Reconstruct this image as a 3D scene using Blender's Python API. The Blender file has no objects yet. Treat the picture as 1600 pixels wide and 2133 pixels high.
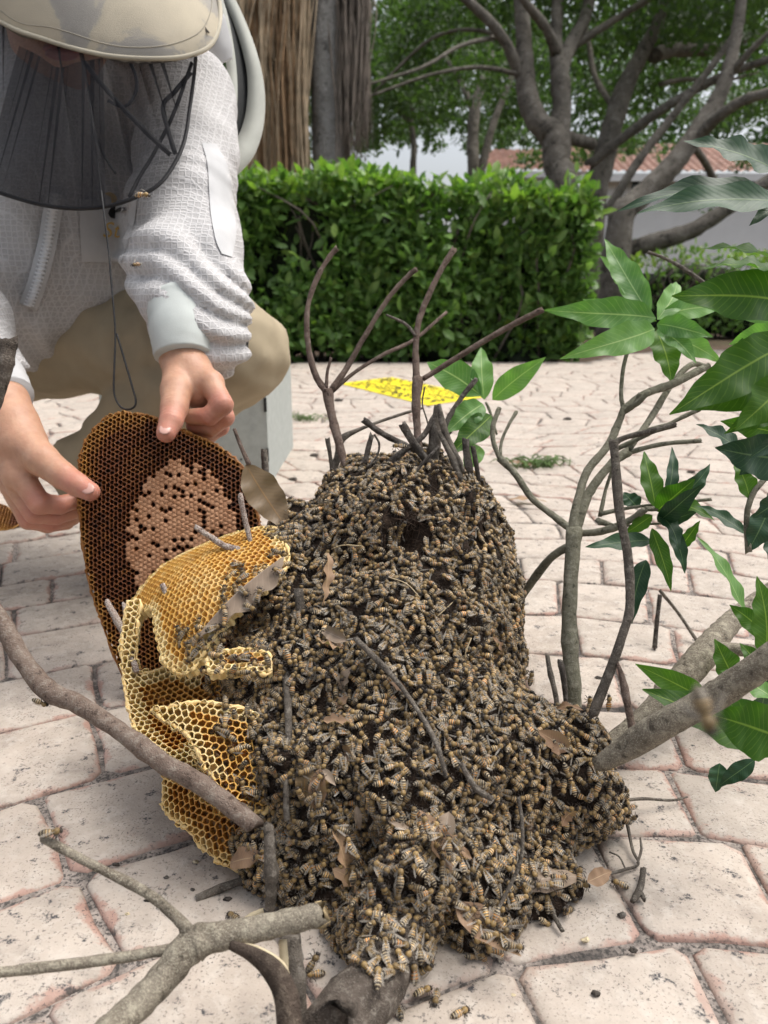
import bpy, bmesh, math, random
import numpy as np
from mathutils import Vector, Matrix
from mathutils.bvhtree import BVHTree

random.seed(7); RNG = np.random.default_rng(7)
SC = bpy.context.scene
COL = SC.collection
PI = math.pi

# ------------------------------------------------------------------ camera
TILT = math.radians(15.5); CAMH = 0.40; FOC = 1600.0
cam_d = bpy.data.cameras.new('camera'); cam = bpy.data.objects.new('camera', cam_d); COL.objects.link(cam)
cam.location = (0, 0, CAMH); cam.rotation_euler = (math.radians(90) - TILT, 0, 0)
cam_d.sensor_fit = 'HORIZONTAL'; cam_d.sensor_width = 6.86; cam_d.lens = 6.86
cam_d.clip_start = 0.01; cam_d.clip_end = 500
cam_d.dof.use_dof = True; cam_d.dof.focus_distance = 0.60; cam_d.dof.aperture_fstop = 2.7
SC.camera = cam
SC.render.resolution_x = 768; SC.render.resolution_y = 1024

# ------------------------------------------------------------------ world, sun, exposure
SUN_EL, SUN_AZ = math.radians(66), math.radians(75)
world = bpy.data.worlds.new('World'); SC.world = world; world.use_nodes = True
wn = world.node_tree; bg = wn.nodes['Background']
sky = wn.nodes.new('ShaderNodeTexSky'); sky.sky_type = 'NISHITA'; sky.sun_disc = False
sky.sun_elevation = SUN_EL; sky.sun_rotation = SUN_AZ; sky.air_density = 1.0; sky.dust_density = 6.0; sky.ozone_density = 1.0
hs = wn.nodes.new('ShaderNodeHueSaturation'); hs.inputs['Saturation'].default_value = 0.4
wn.links.new(sky.outputs[0], hs.inputs['Color']); wn.links.new(hs.outputs[0], bg.inputs['Color'])
bg.inputs['Strength'].default_value = 0.15
sun_d = bpy.data.lights.new('sun', 'SUN'); sun = bpy.data.objects.new('sun', sun_d); COL.objects.link(sun)
sun_d.energy = 1.1; sun_d.angle = math.radians(40); sun_d.color = (1.0, 0.96, 0.9)
sdir = Vector((math.cos(SUN_EL) * math.sin(SUN_AZ), math.cos(SUN_EL) * math.cos(SUN_AZ), math.sin(SUN_EL)))
sun.rotation_euler = sdir.to_track_quat('Z', 'Y').to_euler(); sun.location = (0, 0, 6)
SC.view_settings.view_transform = 'Standard'; SC.view_settings.look = 'None'
SC.view_settings.exposure = 0.60; SC.view_settings.gamma = 1.0
SC.render.engine = 'CYCLES'
cy = SC.cycles
cy.use_denoising = True
try: cy.denoiser = 'OPENIMAGEDENOISE'
except Exception: pass
cy.use_adaptive_sampling = True; cy.adaptive_threshold = 0.02
cy.max_bounces = 6; cy.diffuse_bounces = 3; cy.glossy_bounces = 2; cy.transmission_bounces = 3; cy.transparent_max_bounces = 10
cy.caustics_reflective = False; cy.caustics_refractive = False

# ------------------------------------------------------------------ helpers: space
_ST, _CT = math.sin(TILT), math.cos(TILT)
def P(px, py, d):
    """a point seen at photo pixel (px, py), d metres along the view axis"""
    x = (px - 800) / FOC * d; v = (1066.5 - py) / FOC * d
    return np.array((x, v * _ST + d * _CT, CAMH + v * _CT - d * _ST))
def G(px, py, z=0.0):
    v = (1066.5 - py) / FOC
    return P(px, py, (CAMH - z) / (_ST - v * _CT))
def proj(p):
    x, y, z = p[0], p[1], p[2] - CAMH
    d = y * _CT - z * _ST; v = y * _ST + z * _CT
    return 800 + x / d * FOC, 1066.5 - v / d * FOC, d
def PL(*pts): return [P(*p[:3]) for p in pts]
def unit(v):
    v = np.asarray(v, float); return v / (np.linalg.norm(v) + 1e-12)
CAMP = np.array((0, 0, CAMH))
def ray(px, py):
    return unit(P(px, py, 1.0) - CAMP)

# ------------------------------------------------------------------ helpers: objects
def mesh_data(name, verts, faces, mats=None, smooth=True, fmat=None):
    me = bpy.data.meshes.new(name)
    v = np.asarray(verts, float)
    me.from_pydata(v.tolist() if len(v) else [], [], faces if isinstance(faces, list) else faces.tolist())
    for m in (mats or []): me.materials.append(m)
    n = len(me.polygons)
    if smooth: me.polygons.foreach_set('use_smooth', [True] * n)
    if fmat is not None: me.polygons.foreach_set('material_index', np.asarray(fmat, np.int32))
    me.update()
    return me
def mk(name, verts, faces, mat, parent=None, org=None, smooth=True, fmat=None):
    v = np.asarray(verts, float)
    ploc = np.array(parent.matrix_basis.translation) if parent is not None else np.zeros(3)
    if parent is not None and parent.parent is not None: ploc = ploc + np.array(parent.parent.matrix_basis.translation)
    if org is None: org = ploc if parent is not None else np.array((v[:, 0].mean(), v[:, 1].mean(), v[:, 2].min()))
    org = np.asarray(org, float)
    mats = mat if isinstance(mat, (list, tuple)) else [mat]
    o = bpy.data.objects.new(name, mesh_data(name, v - org, faces, mats, smooth, fmat)); COL.objects.link(o)
    o.location = org - ploc
    if parent is not None: o.parent = parent
    return o
def empty(name, loc):
    o = bpy.data.objects.new(name, None); COL.objects.link(o); o.location = loc; o.empty_display_size = 0.05
    return o
def tag(o, label=None, cat=None, group=None, kind=None):
    if label: o['label'] = label
    if cat: o['category'] = cat
    if group: o['group'] = group
    if kind: o['kind'] = kind
    return o
def joinm(parts):
    """list of (verts, faces) -> one (verts, faces)"""
    V, F, k = [], [], 0
    for v, f in parts:
        V.append(np.asarray(v, float)); F += [[i + k for i in q] for q in f]; k += len(v)
    return np.concatenate(V), F
def fattr(me, name, vals, dom='POINT', typ='FLOAT'):
    a = me.attributes.new(name, typ, dom)
    a.data.foreach_set('value' if typ == 'FLOAT' else 'color', np.asarray(vals, np.float32).ravel())
def bvh_of(v, f): return BVHTree.FromPolygons([tuple(x) for x in v], f)

# ------------------------------------------------------------------ helpers: shapes
def catmull(pts, n=6):
    p = np.asarray(pts, float)
    if len(p) < 3:
        t = np.linspace(0, 1, n + 1)[:, None]; return p[0] * (1 - t) + p[1] * t
    q = np.vstack([2 * p[0] - p[1], p, 2 * p[-1] - p[-2]]); out = []
    for i in range(1, len(q) - 2):
        a, b, c, d = q[i - 1:i + 3]
        for k in range(n):
            t = k / n
            out.append(.5 * (2 * b + (c - a) * t + (2 * a - 5 * b + 4 * c - d) * t * t + (3 * b - a - 3 * c + d) * t ** 3))
    out.append(q[-2]); return np.array(out)
def tube(pts, rad, sides=8, sub=6, rough=0.0, seed=0, cap=True, knots=0):
    """swept tube through world points; rad: one radius per point"""
    pr = catmull(np.column_stack([np.asarray(pts, float), np.asarray(rad, float)]), sub)
    p, r = pr[:, :3], np.maximum(pr[:, 3], 1e-5)
    rg = np.random.default_rng(seed + len(p))
    n = len(p); T = np.gradient(p, axis=0); T /= (np.linalg.norm(T, axis=1)[:, None] + 1e-12)
    u = np.cross(T[0], (0.3, 0.1, 1)); u = unit(u if np.linalg.norm(u) > 1e-3 else np.cross(T[0], (1, 0, 0)))
    V = []
    ang = np.linspace(0, 2 * PI, sides, endpoint=False)
    kn = np.zeros(n)
    if knots:
        for c in rg.uniform(0, n, knots): kn += rg.uniform(.05, .16) * np.exp(-((np.arange(n) - c) / rg.uniform(.8, 2.2)) ** 2)
    for i in range(n):
        u = unit(u - T[i] * np.dot(u, T[i])); w = np.cross(T[i], u)
        rr = r[i] * (1 + kn[i]) * (1 + rough * rg.normal(size=sides))
        V.append(p[i] + np.outer(np.cos(ang) * rr, u) + np.outer(np.sin(ang) * rr, w))
    if rough > .015:
        for e in (0, -1): V[e] = V[e] + np.outer(rg.normal(0, .35, sides) * r[e], T[e])
        w1, w2 = rg.normal(size=3) * 90, rg.normal(size=3) * 240
        for i in range(n): V[i] = V[i] + (V[i] - p[i]) * (.05 * np.sin(V[i] @ w1 + 1) + .035 * np.sin(V[i] @ w2))[:, None]
    V = np.concatenate(V); F = []
    for i in range(n - 1):
        a = i * sides
        for k in range(sides):
            k2 = (k + 1) % sides
            F.append([a + k, a + k2, a + sides + k2, a + sides + k])
    if cap:
        F.append(list(range(sides))[::-1]); F.append(list(range((n - 1) * sides, n * sides)))
    return V, F
def tubes(px, sides=8, sub=6, rough=.04, seed=0, knots=0):
    """px: (x, y, depth, radius in photo pixels)"""
    return tube([P(a, b, c) for a, b, c, _ in px], [.86 * r * c / FOC for _, _, c, r in px], sides, sub, rough, seed, True, knots)
def box(c, s, R=None):
    c, s = np.asarray(c, float), np.asarray(s, float) / 2
    v = np.array([(x, y, z) for x in (-1, 1) for y in (-1, 1) for z in (-1, 1)]) * s
    if R is not None: v = v @ np.asarray(R).T
    return v + c, [[0, 1, 3, 2], [4, 6, 7, 5], [0, 4, 5, 1], [2, 3, 7, 6], [0, 2, 6, 4], [1, 5, 7, 3]]
def inpoly(x, y, poly):
    x, y = np.asarray(x), np.asarray(y); c = np.zeros(x.shape, bool); n = len(poly)
    for i in range(n):
        x1, y1 = poly[i]; x2, y2 = poly[i - 1]
        m = ((y1 > y) != (y2 > y)) & (x < (x2 - x1) * (y - y1) / ((y2 - y1) or 1e-9) + x1)
        c ^= m
    return c
def polydist(x, y, poly):
    d = np.full(np.shape(x), 1e9); n = len(poly)
    for i in range(n):
        a = np.array(poly[i - 1], float); b = np.array(poly[i], float); ab = b - a
        t = np.clip(((x - a[0]) * ab[0] + (y - a[1]) * ab[1]) / (ab @ ab + 1e-12), 0, 1)
        d = np.minimum(d, np.hypot(x - a[0] - t * ab[0], y - a[1] - t * ab[1]))
    return d
class SNoise:
    """cheap smooth noise, sum of sines"""
    def __init__(s, seed, scale, n=14):
        r = np.random.default_rng(seed); s.k = r.normal(size=(n, 3)) * scale; s.p = r.uniform(0, 2 * PI, n); s.a = 1 / math.sqrt(n / 2)
    def __call__(s, p):
        out = np.zeros(p.shape[:-1], np.float32)
        for k, ph in zip(s.k, s.p): out += np.sin(p @ k.astype(np.float32) + ph)
        return out * s.a
def cone_sdf(p, a, b, r0, r1):
    a, b = np.asarray(a, np.float32), np.asarray(b, np.float32); ab = b - a
    t = np.clip(((p - a) @ ab) / (ab @ ab + 1e-12), 0, 1)
    q = p - a - t[..., None] * ab
    return np.sqrt((q * q).sum(-1)) - (r0 + (r1 - r0) * t), t
def smin(a, b, k):
    h = np.clip(.5 + .5 * (b - a) / k, 0, 1); return b * (1 - h) + a * h - k * h * (1 - h)
def snet(sdf, lo, hi, h):
    """surface nets of a signed distance function on a grid"""
    ax = [np.arange(lo[i], hi[i] + h, h, dtype=np.float32) for i in range(3)]
    g = np.stack(np.meshgrid(*ax, indexing='ij'), -1)
    V = sdf(g).astype(np.float32); s = V < 0; nx, ny, nz = V.shape
    cs = (nx - 1, ny - 1, nz - 1)
    acc = np.zeros(cs + (3,), np.float32); cnt = np.zeros(cs, np.float32)
    for a in range(3):
        o = [i for i in range(3) if i != a]
        for i in (0, 1):
            for j in (0, 1):
                st = [0, 0, 0]; st[o[0]] = i; st[o[1]] = j
                sl0 = tuple(slice(st[k], st[k] + cs[k]) for k in range(3))
                e = list(st); e[a] += 1
                sl1 = tuple(slice(e[k], e[k] + cs[k]) for k in range(3))
                v0, v1 = V[sl0], V[sl1]; c = s[sl0] != s[sl1]
                t = np.where(c, v0 / np.where(c, v0 - v1, 1), 0)
                for k in range(3):
                    acc[..., k] += np.where(c, t if k == a else st[k], 0)
                cnt += c
    act = cnt > 0; idx = np.full(cs, -1, np.int64); idx[act] = np.arange(act.sum())
    ijk = np.argwhere(act); pos = (ijk + acc[act] / cnt[act][:, None]) * h + np.array([x[0] for x in ax])
    F = []
    for a in range(3):
        b, c = (a + 1) % 3, (a + 2) % 3
        sl = [slice(0, None)] * 3; sl[a] = slice(0, cs[a]); sl[b] = slice(1, cs[b]); sl[c] = slice(1, cs[c])
        s0 = s[tuple(sl)]; sl2 = list(sl); sl2[a] = slice(1, cs[a] + 1); s1 = s[tuple(sl2)]
        E = np.argwhere(s0 != s1)
        if not len(E): continue
        fl = s0[tuple(E.T)]
        E = E + np.array([0 if k == a else 1 for k in range(3)])
        def at(db, dc):
            q = E.copy(); q[:, b] += db; q[:, c] += dc; return idx[tuple(q.T)]
        Q = np.stack([at(-1, -1), at(0, -1), at(0, 0), at(-1, 0)], 1)
        Q[~fl] = Q[~fl][:, ::-1]
        F.append(Q)
    return pos.astype(float), np.concatenate(F).tolist()
def caps_sdf(bones, k):
    """bones: (a, b, ra, rb)"""
    def f(p):
        d = None
        for a, b, r0, r1 in bones:
            e = cone_sdf(p, a, b, r0, r1)[0]; d = e if d is None else smin(d, e, k)
        return d
    return f
def bounds(bones, m=.03):
    q = np.array([x - r for a, b, r0, r1 in bones for x, r in ((a, r0), (b, r1))]); w = np.array([x + r for a, b, r0, r1 in bones for x, r in ((a, r0), (b, r1))])
    return q.min(0) - m, w.max(0) + m
def chain(pts):
    """(x, y, depth, radius m) list -> bones"""
    return [(P(*a[:3]), P(*b[:3]), a[3], b[3]) for a, b in zip(pts, pts[1:])]

# ------------------------------------------------------------------ helpers: materials
def N(nt, t, ins=None, **at):
    n = nt.nodes.new('ShaderNode' + t)
    for k, v in at.items(): setattr(n, k, v)
    for k, v in (ins or {}).items():
        s = n.inputs[k]
        if isinstance(v, bpy.types.NodeSocket): nt.links.new(v, s)
        else: s.default_value = v
    return n
def C4(c): return tuple(c) + (1,) if len(c) == 3 else tuple(c)
def noise(nt, vec, scale, detail=4, rough=.55, dist=0.0):
    return N(nt, 'TexNoise', {'Vector': vec, 'Scale': scale, 'Detail': detail, 'Roughness': rough, 'Distortion': dist}).outputs[0]
def ramp(nt, fac, els):
    n = N(nt, 'ValToRGB', {'Fac': fac}); e = n.color_ramp.elements
    while len(e) < len(els): e.new(.5)
    for i, (p, c) in enumerate(els):
        e[i].position = p; e[i].color = C4(c) if not isinstance(c, (int, float)) else (c, c, c, 1)
    return n.outputs[0]
def mixc(nt, fac, a, b, mode='MIX'):
    n = N(nt, 'Mix', data_type='RGBA', blend_type=mode)
    for i, v in ((0, fac), (6, a), (7, b)):
        if isinstance(v, bpy.types.NodeSocket): nt.links.new(v, n.inputs[i])
        else: n.inputs[i].default_value = v if i == 0 else C4(v)
    return n.outputs[2]
def mth(nt, op, a, b=0.0, c=None):
    n = N(nt, 'Math', {0: a, 1: b}, operation=op)
    if c is not None: n.inputs[2].default_value = c
    return n.outputs[0]
def bump(nt, h, strength=.5, dist=.002, normal=None):
    ins = {'Height': h, 'Strength': strength, 'Distance': dist}
    if normal is not None: ins['Normal'] = normal
    return N(nt, 'Bump', ins).outputs[0]
def mat(name, build):
    m = bpy.data.materials.new(name); m.use_nodes = True; nt = m.node_tree; b = nt.nodes['Principled BSDF']
    def put(**k):
        for kk, v in k.items():
            s = b.inputs[kk.replace('_', ' ')]
            if isinstance(v, bpy.types.NodeSocket): nt.links.new(v, s)
            else: s.default_value = C4(v) if s.type == 'RGBA' else v
    build(nt, put, b); return m
def OBJ(nt): return N(nt, 'TexCoord').outputs['Object']
def POS(nt): return N(nt, 'NewGeometry').outputs['Position']
def RND(nt): return N(nt, 'ObjectInfo').outputs['Random']
def ATT(nt, name, out='Fac'): return N(nt, 'Attribute', attribute_name=name).outputs[out]
def simple(name, col, rough=.6, var=.25, scale=40, bs=.2, bd=.002, spec=.4):
    def f(nt, put, b):
        n = noise(nt, POS(nt), scale, 5)
        lo = tuple(x * (1 - var) for x in col); hi = tuple(min(1, x * (1 + var)) for x in col)
        put(Base_Color=ramp(nt, n, [(.3, lo), (.7, hi)]), Roughness=rough, Specular_IOR_Level=spec, Normal=bump(nt, n, bs, bd))
    return mat(name, f)
# ------------------------------------------------------------------ materials
def m_paver(nt, put, b):
    p = POS(nt); e = ATT(nt, 'edge'); tone = ATT(nt, 'tone')
    n1 = noise(nt, p, 9, 5); n2 = noise(nt, p, 70, 6, .65); n3 = noise(nt, p, 480, 3, .6); n4 = noise(nt, p, 55, 5, .7)
    n5 = noise(nt, p, 34, 4, .7)
    base = ramp(nt, n1, [(.3, (.43, .365, .305)), (.7, (.545, .475, .405))])
    base = mixc(nt, 1.0, base, ramp(nt, noise(nt, p, 26, 5, .65), [(.3, .72), (.5, .98), (.7, 1.08)]), 'MULTIPLY')
    base = mixc(nt, mth(nt, 'MULTIPLY', tone, .4), base, (.36, .32, .275))
    base = mixc(nt, ramp(nt, n2, [(.5, 0.0), (.72, .55)]), base, (.62, .57, .505))
    # rusty red concrete where the coating has worn off the edges
    wear = mth(nt, 'MULTIPLY_ADD', e, .95, -.42)
    wear = mth(nt, 'ADD', wear, mth(nt, 'MULTIPLY', mth(nt, 'SUBTRACT', n5, .5), 2.4))
    wear = mth(nt, 'MULTIPLY', ramp(nt, wear, [(.14, 0.0), (.42, .78)]), ramp(nt, noise(nt, p, 5.5, 3), [(.40, .05), (.56, 1.0)]))
    base = mixc(nt, wear, base, mixc(nt, n2, (.33, .17, .13), (.45, .28, .225)))
    # black mildew specks, small and large
    sp = ramp(nt, n3, [(.575, 0.0), (.64, 1.0)]); zone = ramp(nt, n5, [(.36, .12), (.62, 1.0)])
    base = mixc(nt, mth(nt, 'MULTIPLY', mth(nt, 'MULTIPLY', sp, zone), .75), base, (.075, .07, .068))
    big = ramp(nt, n4, [(.585, 0.0), (.64, 1.0)])
    base = mixc(nt, mth(nt, 'MULTIPLY', big, ramp(nt, n3, [(.40, .15), (.56, .95)])), base, (.055, .055, .06))
    # dirt creeping over the rounded edges
    dm = mth(nt, 'ADD', mth(nt, 'MULTIPLY', e, .72), mth(nt, 'MULTIPLY', mth(nt, 'SUBTRACT', n4, .5), 1.5))
    base = mixc(nt, ramp(nt, dm, [(.66, 0.0), (.9, .8)]), base, (.075, .068, .062))
    h = mth(nt, 'ADD', n2, mth(nt, 'MULTIPLY', n3, .35))
    put(Base_Color=base, Roughness=.82, Specular_IOR_Level=.25, Normal=bump(nt, h, .55, .0025))
MPAVER = mat('paver_concrete', m_paver)
def m_grout(nt, put, b):
    p = POS(nt); n = noise(nt, p, 45, 6, .7); n2 = noise(nt, p, 400, 3)
    n0 = noise(nt, p, 7, 3); c = ramp(nt, mth(nt, 'ADD', mth(nt, 'MULTIPLY', n, .55), mth(nt, 'MULTIPLY', n0, .5)), [(.40, (.04, .037, .035)), (.50, (.16, .14, .125)), (.60, (.38, .33, .29))])
    c = mixc(nt, ramp(nt, n2, [(.5, 0.0), (.6, .8)]), c, (.05, .048, .046))
    put(Base_Color=c, Roughness=.9, Specular_IOR_Level=.1, Normal=bump(nt, n2, .6, .003))
MGROUT = mat('grout', m_grout)
def m_mulch(nt, put, b):
    p = POS(nt); n = noise(nt, p, 14, 8, .7); n2 = noise(nt, p, 1.2, 3)
    c = ramp(nt, n, [(.3, (.035, .024, .018)), (.6, (.12, .085, .06)), (.8, (.2, .15, .11))])
    c = mixc(nt, ramp(nt, n2, [(.5, 0.0), (.7, .7)]), c, (.06, .085, .03))
    put(Base_Color=c, Roughness=.95, Specular_IOR_Level=.1, Normal=bump(nt, n, .8, .03))
MMULCH = mat('mulch', m_mulch)
def leafmat(name, dark, light, vein, trans=.3, rough=.38, objvar=.35, veins=True, back=None, coat=0.0):
    def f(nt, put, b):
        uv = N(nt, 'UVMap').outputs[0]; sx = N(nt, 'SeparateXYZ', {0: uv}); u, v = sx.outputs[0], sx.outputs[1]
        r = RND(nt)
        au = mth(nt, 'ABSOLUTE', u)
        nn = noise(nt, OBJ(nt), 60, 4)
        c = ramp(nt, mth(nt, 'ADD', mth(nt, 'MULTIPLY', nn, .6), mth(nt, 'MULTIPLY', r, objvar)), [(.2, dark), (.75, light)])
        h = nn
        if veins:
            mid = ramp(nt, au, [(.015, 1.0), (.06, 0.0)])
            ph = mth(nt, 'SUBTRACT', mth(nt, 'MULTIPLY', v, 17.0), mth(nt, 'MULTIPLY', au, 2.6))
            fr = mth(nt, 'ABSOLUTE', mth(nt, 'SUBTRACT', mth(nt, 'FRACT', ph), .5))
            lat = mth(nt, 'MULTIPLY', ramp(nt, fr, [(.02, 1.0), (.10, 0.0)]), ramp(nt, au, [(.75, .8), (1.0, 0.0)]))
            c = mixc(nt, mth(nt, 'MULTIPLY', mid, .85), mixc(nt, mth(nt, 'MULTIPLY', lat, .30), c, vein), vein)
            h = mth(nt, 'ADD', mth(nt, 'MULTIPLY', fr, .8), mth(nt, 'MULTIPLY', mid, .6))
        if back:
            bf = N(nt, 'NewGeometry').outputs['Backfacing']; c = mixc(nt, bf, c, mixc(nt, .5, c, back))
        nm = bump(nt, h, .14, .0010)
        put(Base_Color=c, Roughness=rough, Specular_IOR_Level=.34, Normal=nm)
        tr = N(nt, 'BsdfTranslucent', {'Color': mixc(nt, 1.0, c, (1.5, 1.9, .7), 'MULTIPLY')})
        ms = N(nt, 'MixShader', {0: trans}); nt.links.new(b.outputs[0], ms.inputs[1]); nt.links.new(tr.outputs[0], ms.inputs[2])
        nt.links.new(ms.outputs[0], nt.nodes['Material Output'].inputs[0])
    return mat(name, f)
MMANGO = leafmat('mango_leaf', (.030, .085, .010), (.075, .165, .022), (.24, .34, .07), .42, .46, back=(.09, .17, .03))
MMANGO_YOUNG = leafmat('mango_leaf_young', (.085, .19, .055), (.17, .32, .10), (.36, .48, .22), .38, .36, back=(.16, .26, .10))
MMANGO_DARK = leafmat('mango_leaf_dark', (.014, .042, .022), (.035, .085, .04), (.13, .2, .09), .14, .46, back=(.05, .08, .05))
MHEDGE = leafmat('hedge_leaf', (.058, .125, .03), (.20, .33, .09), (.2, .3, .08), .28, .42, .75, veins=False)
MHEDGE_NEW = leafmat('hedge_leaf_new', (.12, .22, .04), (.27, .37, .085), (.3, .4, .1), .35, .4, .6, veins=False)
MTREE = leafmat('tree_leaf', (.05, .085, .036), (.125, .19, .07), (.1, .2, .05), .38, .45, 0, veins=False)
MTREE_FAR = leafmat('far_tree_leaf', (.040, .075, .03), (.09, .145, .055), (.1, .2, .05), .35, .5, 0, veins=False)
MDRY = leafmat('dry_leaf', (.19, .11, .065), (.38, .25, .16), (.50, .36, .22), .15, .6, back=(.34, .26, .2))
MDRY_GREY = leafmat('grey_dry_leaf', (.19, .14, .10), (.34, .26, .19), (.40, .32, .25), .08, .62, back=(.3, .25, .21))
MDRY_OLIVE = leafmat('olive_dry_leaf', (.11, .075, .04), (.20, .14, .08), (.26, .15, .06), .15, .45, back=(.16, .12, .07))
def barkmat(name, c0, c1, lichen, lamt=.55, scale=1.0, bs=.9):
    def f(nt, put, b):
        p = POS(nt); n = noise(nt, p, 60 * scale, 6, .65); n2 = noise(nt, p, 1000 * scale, 3, .6); n3 = noise(nt, p, 16 * scale, 4, .6)
        c = ramp(nt, n, [(.3, c0), (.7, c1)])
        c = mixc(nt, ramp(nt, n2, [(lamt, 0.0), (lamt + .10, .6)]), c, lichen)
        n4 = noise(nt, p, 150 * scale, 5, .7)
        c = mixc(nt, ramp(nt, n4, [(.53, 0.0), (.62, .55)]), c, lichen)
        c = mixc(nt, ramp(nt, n4, [(.36, .75), (.43, 0.0)]), c, tuple(x * .4 for x in c0))
        c = mixc(nt, ramp(nt, n3, [(.55, 0.0), (.75, .55)]), c, tuple(x * .35 for x in c0))
        h = mth(nt, 'ADD', mth(nt, 'ADD', n, n4), mth(nt, 'MULTIPLY', n2, .7))
        put(Base_Color=c, Roughness=.85, Specular_IOR_Level=.2, Normal=bump(nt, h, bs, .0022 / scale))
    return mat(name, f)
MBARK = barkmat('mango_bark', (.15, .125, .095), (.28, .245, .19), (.47, .43, .33), .52)
MBARK_GREEN = barkmat('green_bark', (.135, .128, .09), (.24, .228, .17), (.36, .345, .27), .58)
MBARK_RED = barkmat('reddish_bark', (.098, .066, .052), (.185, .135, .108), (.26, .21, .18), .56)
MBARK_DARK = barkmat('dark_bark', (.045, .038, .033), (.11, .093, .078), (.26, .24, .21), .60)
MBARK_TWIG = barkmat('twig_bark', (.07, .06, .05), (.17, .145, .118), (.31, .28, .235), .57)
MTREE_BARK = barkmat('ficus_bark', (.10, .09, .075), (.20, .18, .15), (.29, .27, .235), .56, .06, .8)
MPALM = barkmat('palm_bark', (.19, .183, .17), (.34, .33, .31), (.44, .43, .415), .55, .05, .7)
MBARK_STUB = barkmat("waxed_stub", (.16, .10, .08), (.30, .22, .18), (.62, .58, .52), .47)
MBARK_RED2 = barkmat("brown_bark", (.13, .09, .07), (.235, .18, .145), (.33, .29, .24), .56)
MBARK_DARK2 = barkmat("inner_bark", (.06, .045, .035), (.12, .09, .07), (.2, .16, .12), .6)
MBARK_DARK3 = barkmat("log_bark", (.05, .04, .032), (.135, .11, .09), (.28, .25, .21), .57)
MCUT2 = simple("bare_wood", (.62, .52, .34), .7, .15, 150, .3)
MCUT = simple('cut_wood', (.58, .44, .24), .7, .3, 220, .4)
MFROND = simple('dead_frond', (.45, .29, .165), .8, .45, 7)
MFROND_P = simple("pale_frond", (.56, .44, .30), .8, .4, 7)
MFROND_GREY = simple('grey_frond', (.22, .185, .155), .85, .4, 7)
# comb wax: 'tone' 0 dark old brood comb .. 1 fresh pale wax, 'cap' capped brood
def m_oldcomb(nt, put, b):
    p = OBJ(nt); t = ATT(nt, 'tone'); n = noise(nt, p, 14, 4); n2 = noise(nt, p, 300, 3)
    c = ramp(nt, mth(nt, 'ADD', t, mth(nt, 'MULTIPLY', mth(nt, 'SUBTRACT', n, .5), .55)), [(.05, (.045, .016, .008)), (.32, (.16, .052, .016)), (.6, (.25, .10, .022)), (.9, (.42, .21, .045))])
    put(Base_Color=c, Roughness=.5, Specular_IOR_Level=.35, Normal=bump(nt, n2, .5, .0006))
MCOMB_OLD = mat('old_brood_comb', m_oldcomb)
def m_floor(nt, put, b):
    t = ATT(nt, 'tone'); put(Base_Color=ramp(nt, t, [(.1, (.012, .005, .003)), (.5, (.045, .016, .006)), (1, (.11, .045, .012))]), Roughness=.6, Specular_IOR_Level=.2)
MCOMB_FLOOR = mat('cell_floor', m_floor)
def m_cap(nt, put, b):
    p = OBJ(nt); n = noise(nt, p, 60, 4); n2 = noise(nt, p, 700, 3)
    put(Base_Color=ramp(nt, n, [(.3, (.33, .165, .085)), (.7, (.46, .26, .15))]), Roughness=.7, Specular_IOR_Level=.2, Normal=bump(nt, n2, .7, .001))
MCAP = mat('brood_cap', m_cap)
def m_wax(nt, put, b):
    t = ATT(nt, 'tone'); n = noise(nt, OBJ(nt), 40, 3)
    c = ramp(nt, mth(nt, 'ADD', t, mth(nt, 'MULTIPLY', mth(nt, 'SUBTRACT', n, .5), .25)), [(.0, (.40, .17, .03)), (.5, (.64, .37, .09)), (.95, (.76, .60, .31))])
    put(Base_Color=c, Roughness=.42, Specular_IOR_Level=.4, Subsurface_Weight=.15, Subsurface_Radius=(.004, .0025, .0008), Subsurface_Scale=1.0)
MWAX = mat('fresh_wax', m_wax)
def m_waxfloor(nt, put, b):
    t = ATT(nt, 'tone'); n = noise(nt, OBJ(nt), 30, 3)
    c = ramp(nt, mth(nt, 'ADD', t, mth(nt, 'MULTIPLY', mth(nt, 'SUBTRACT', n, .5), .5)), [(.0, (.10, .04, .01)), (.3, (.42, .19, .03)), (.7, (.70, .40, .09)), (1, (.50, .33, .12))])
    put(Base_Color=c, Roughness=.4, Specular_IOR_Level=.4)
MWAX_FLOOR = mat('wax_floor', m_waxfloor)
def m_core(nt, put, b):
    p = POS(nt); n = noise(nt, p, 90, 6, .7); n2 = noise(nt, p, 700, 3)
    put(Base_Color=ramp(nt, n, [(.3, (.010, .007, .005)), (.55, (.035, .023, .016)), (.75, (.085, .055, .035))]), Roughness=.9, Specular_IOR_Level=.15, Normal=bump(nt, mth(nt, 'ADD', n, n2), 1.0, .003))
MCORE = mat('nest_core', m_core)
MFIBRE = simple('nest_fibre', (.06, .036, .022), .8, .5, 60)
MSTRAW = simple('straw', (.42, .33, .2), .7, .3, 60)
def m_bee(nt, put, b):
    c = ATT(nt, 'Col', 'Color'); am = ATT(nt, 'amber'); rn = mth(nt, 'FRACT', mth(nt, 'ADD', RND(nt), ATT(nt, 'rnd')))
    alt = ramp(nt, rn, [(0, (.40, .22, .06)), (.35, (.34, .215, .08)), (.6, (.24, .16, .07)), (.85, (.46, .18, .03)), (1, (.42, .28, .11))])
    c = mixc(nt, am, c, alt)
    c = mixc(nt, 1.0, c, ramp(nt, mth(nt, 'FRACT', mth(nt, 'MULTIPLY', rn, 7.3)), [(0, .6), (.6, 1.15), (1, 1.7)]), 'MULTIPLY')
    n = noise(nt, OBJ(nt), 1500, 2)
    put(Base_Color=c, Roughness=.42, Specular_IOR_Level=.4, Sheen_Weight=.12, Normal=bump(nt, n, .4, .0004))
MBEE = mat('bee_body', m_bee)
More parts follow.
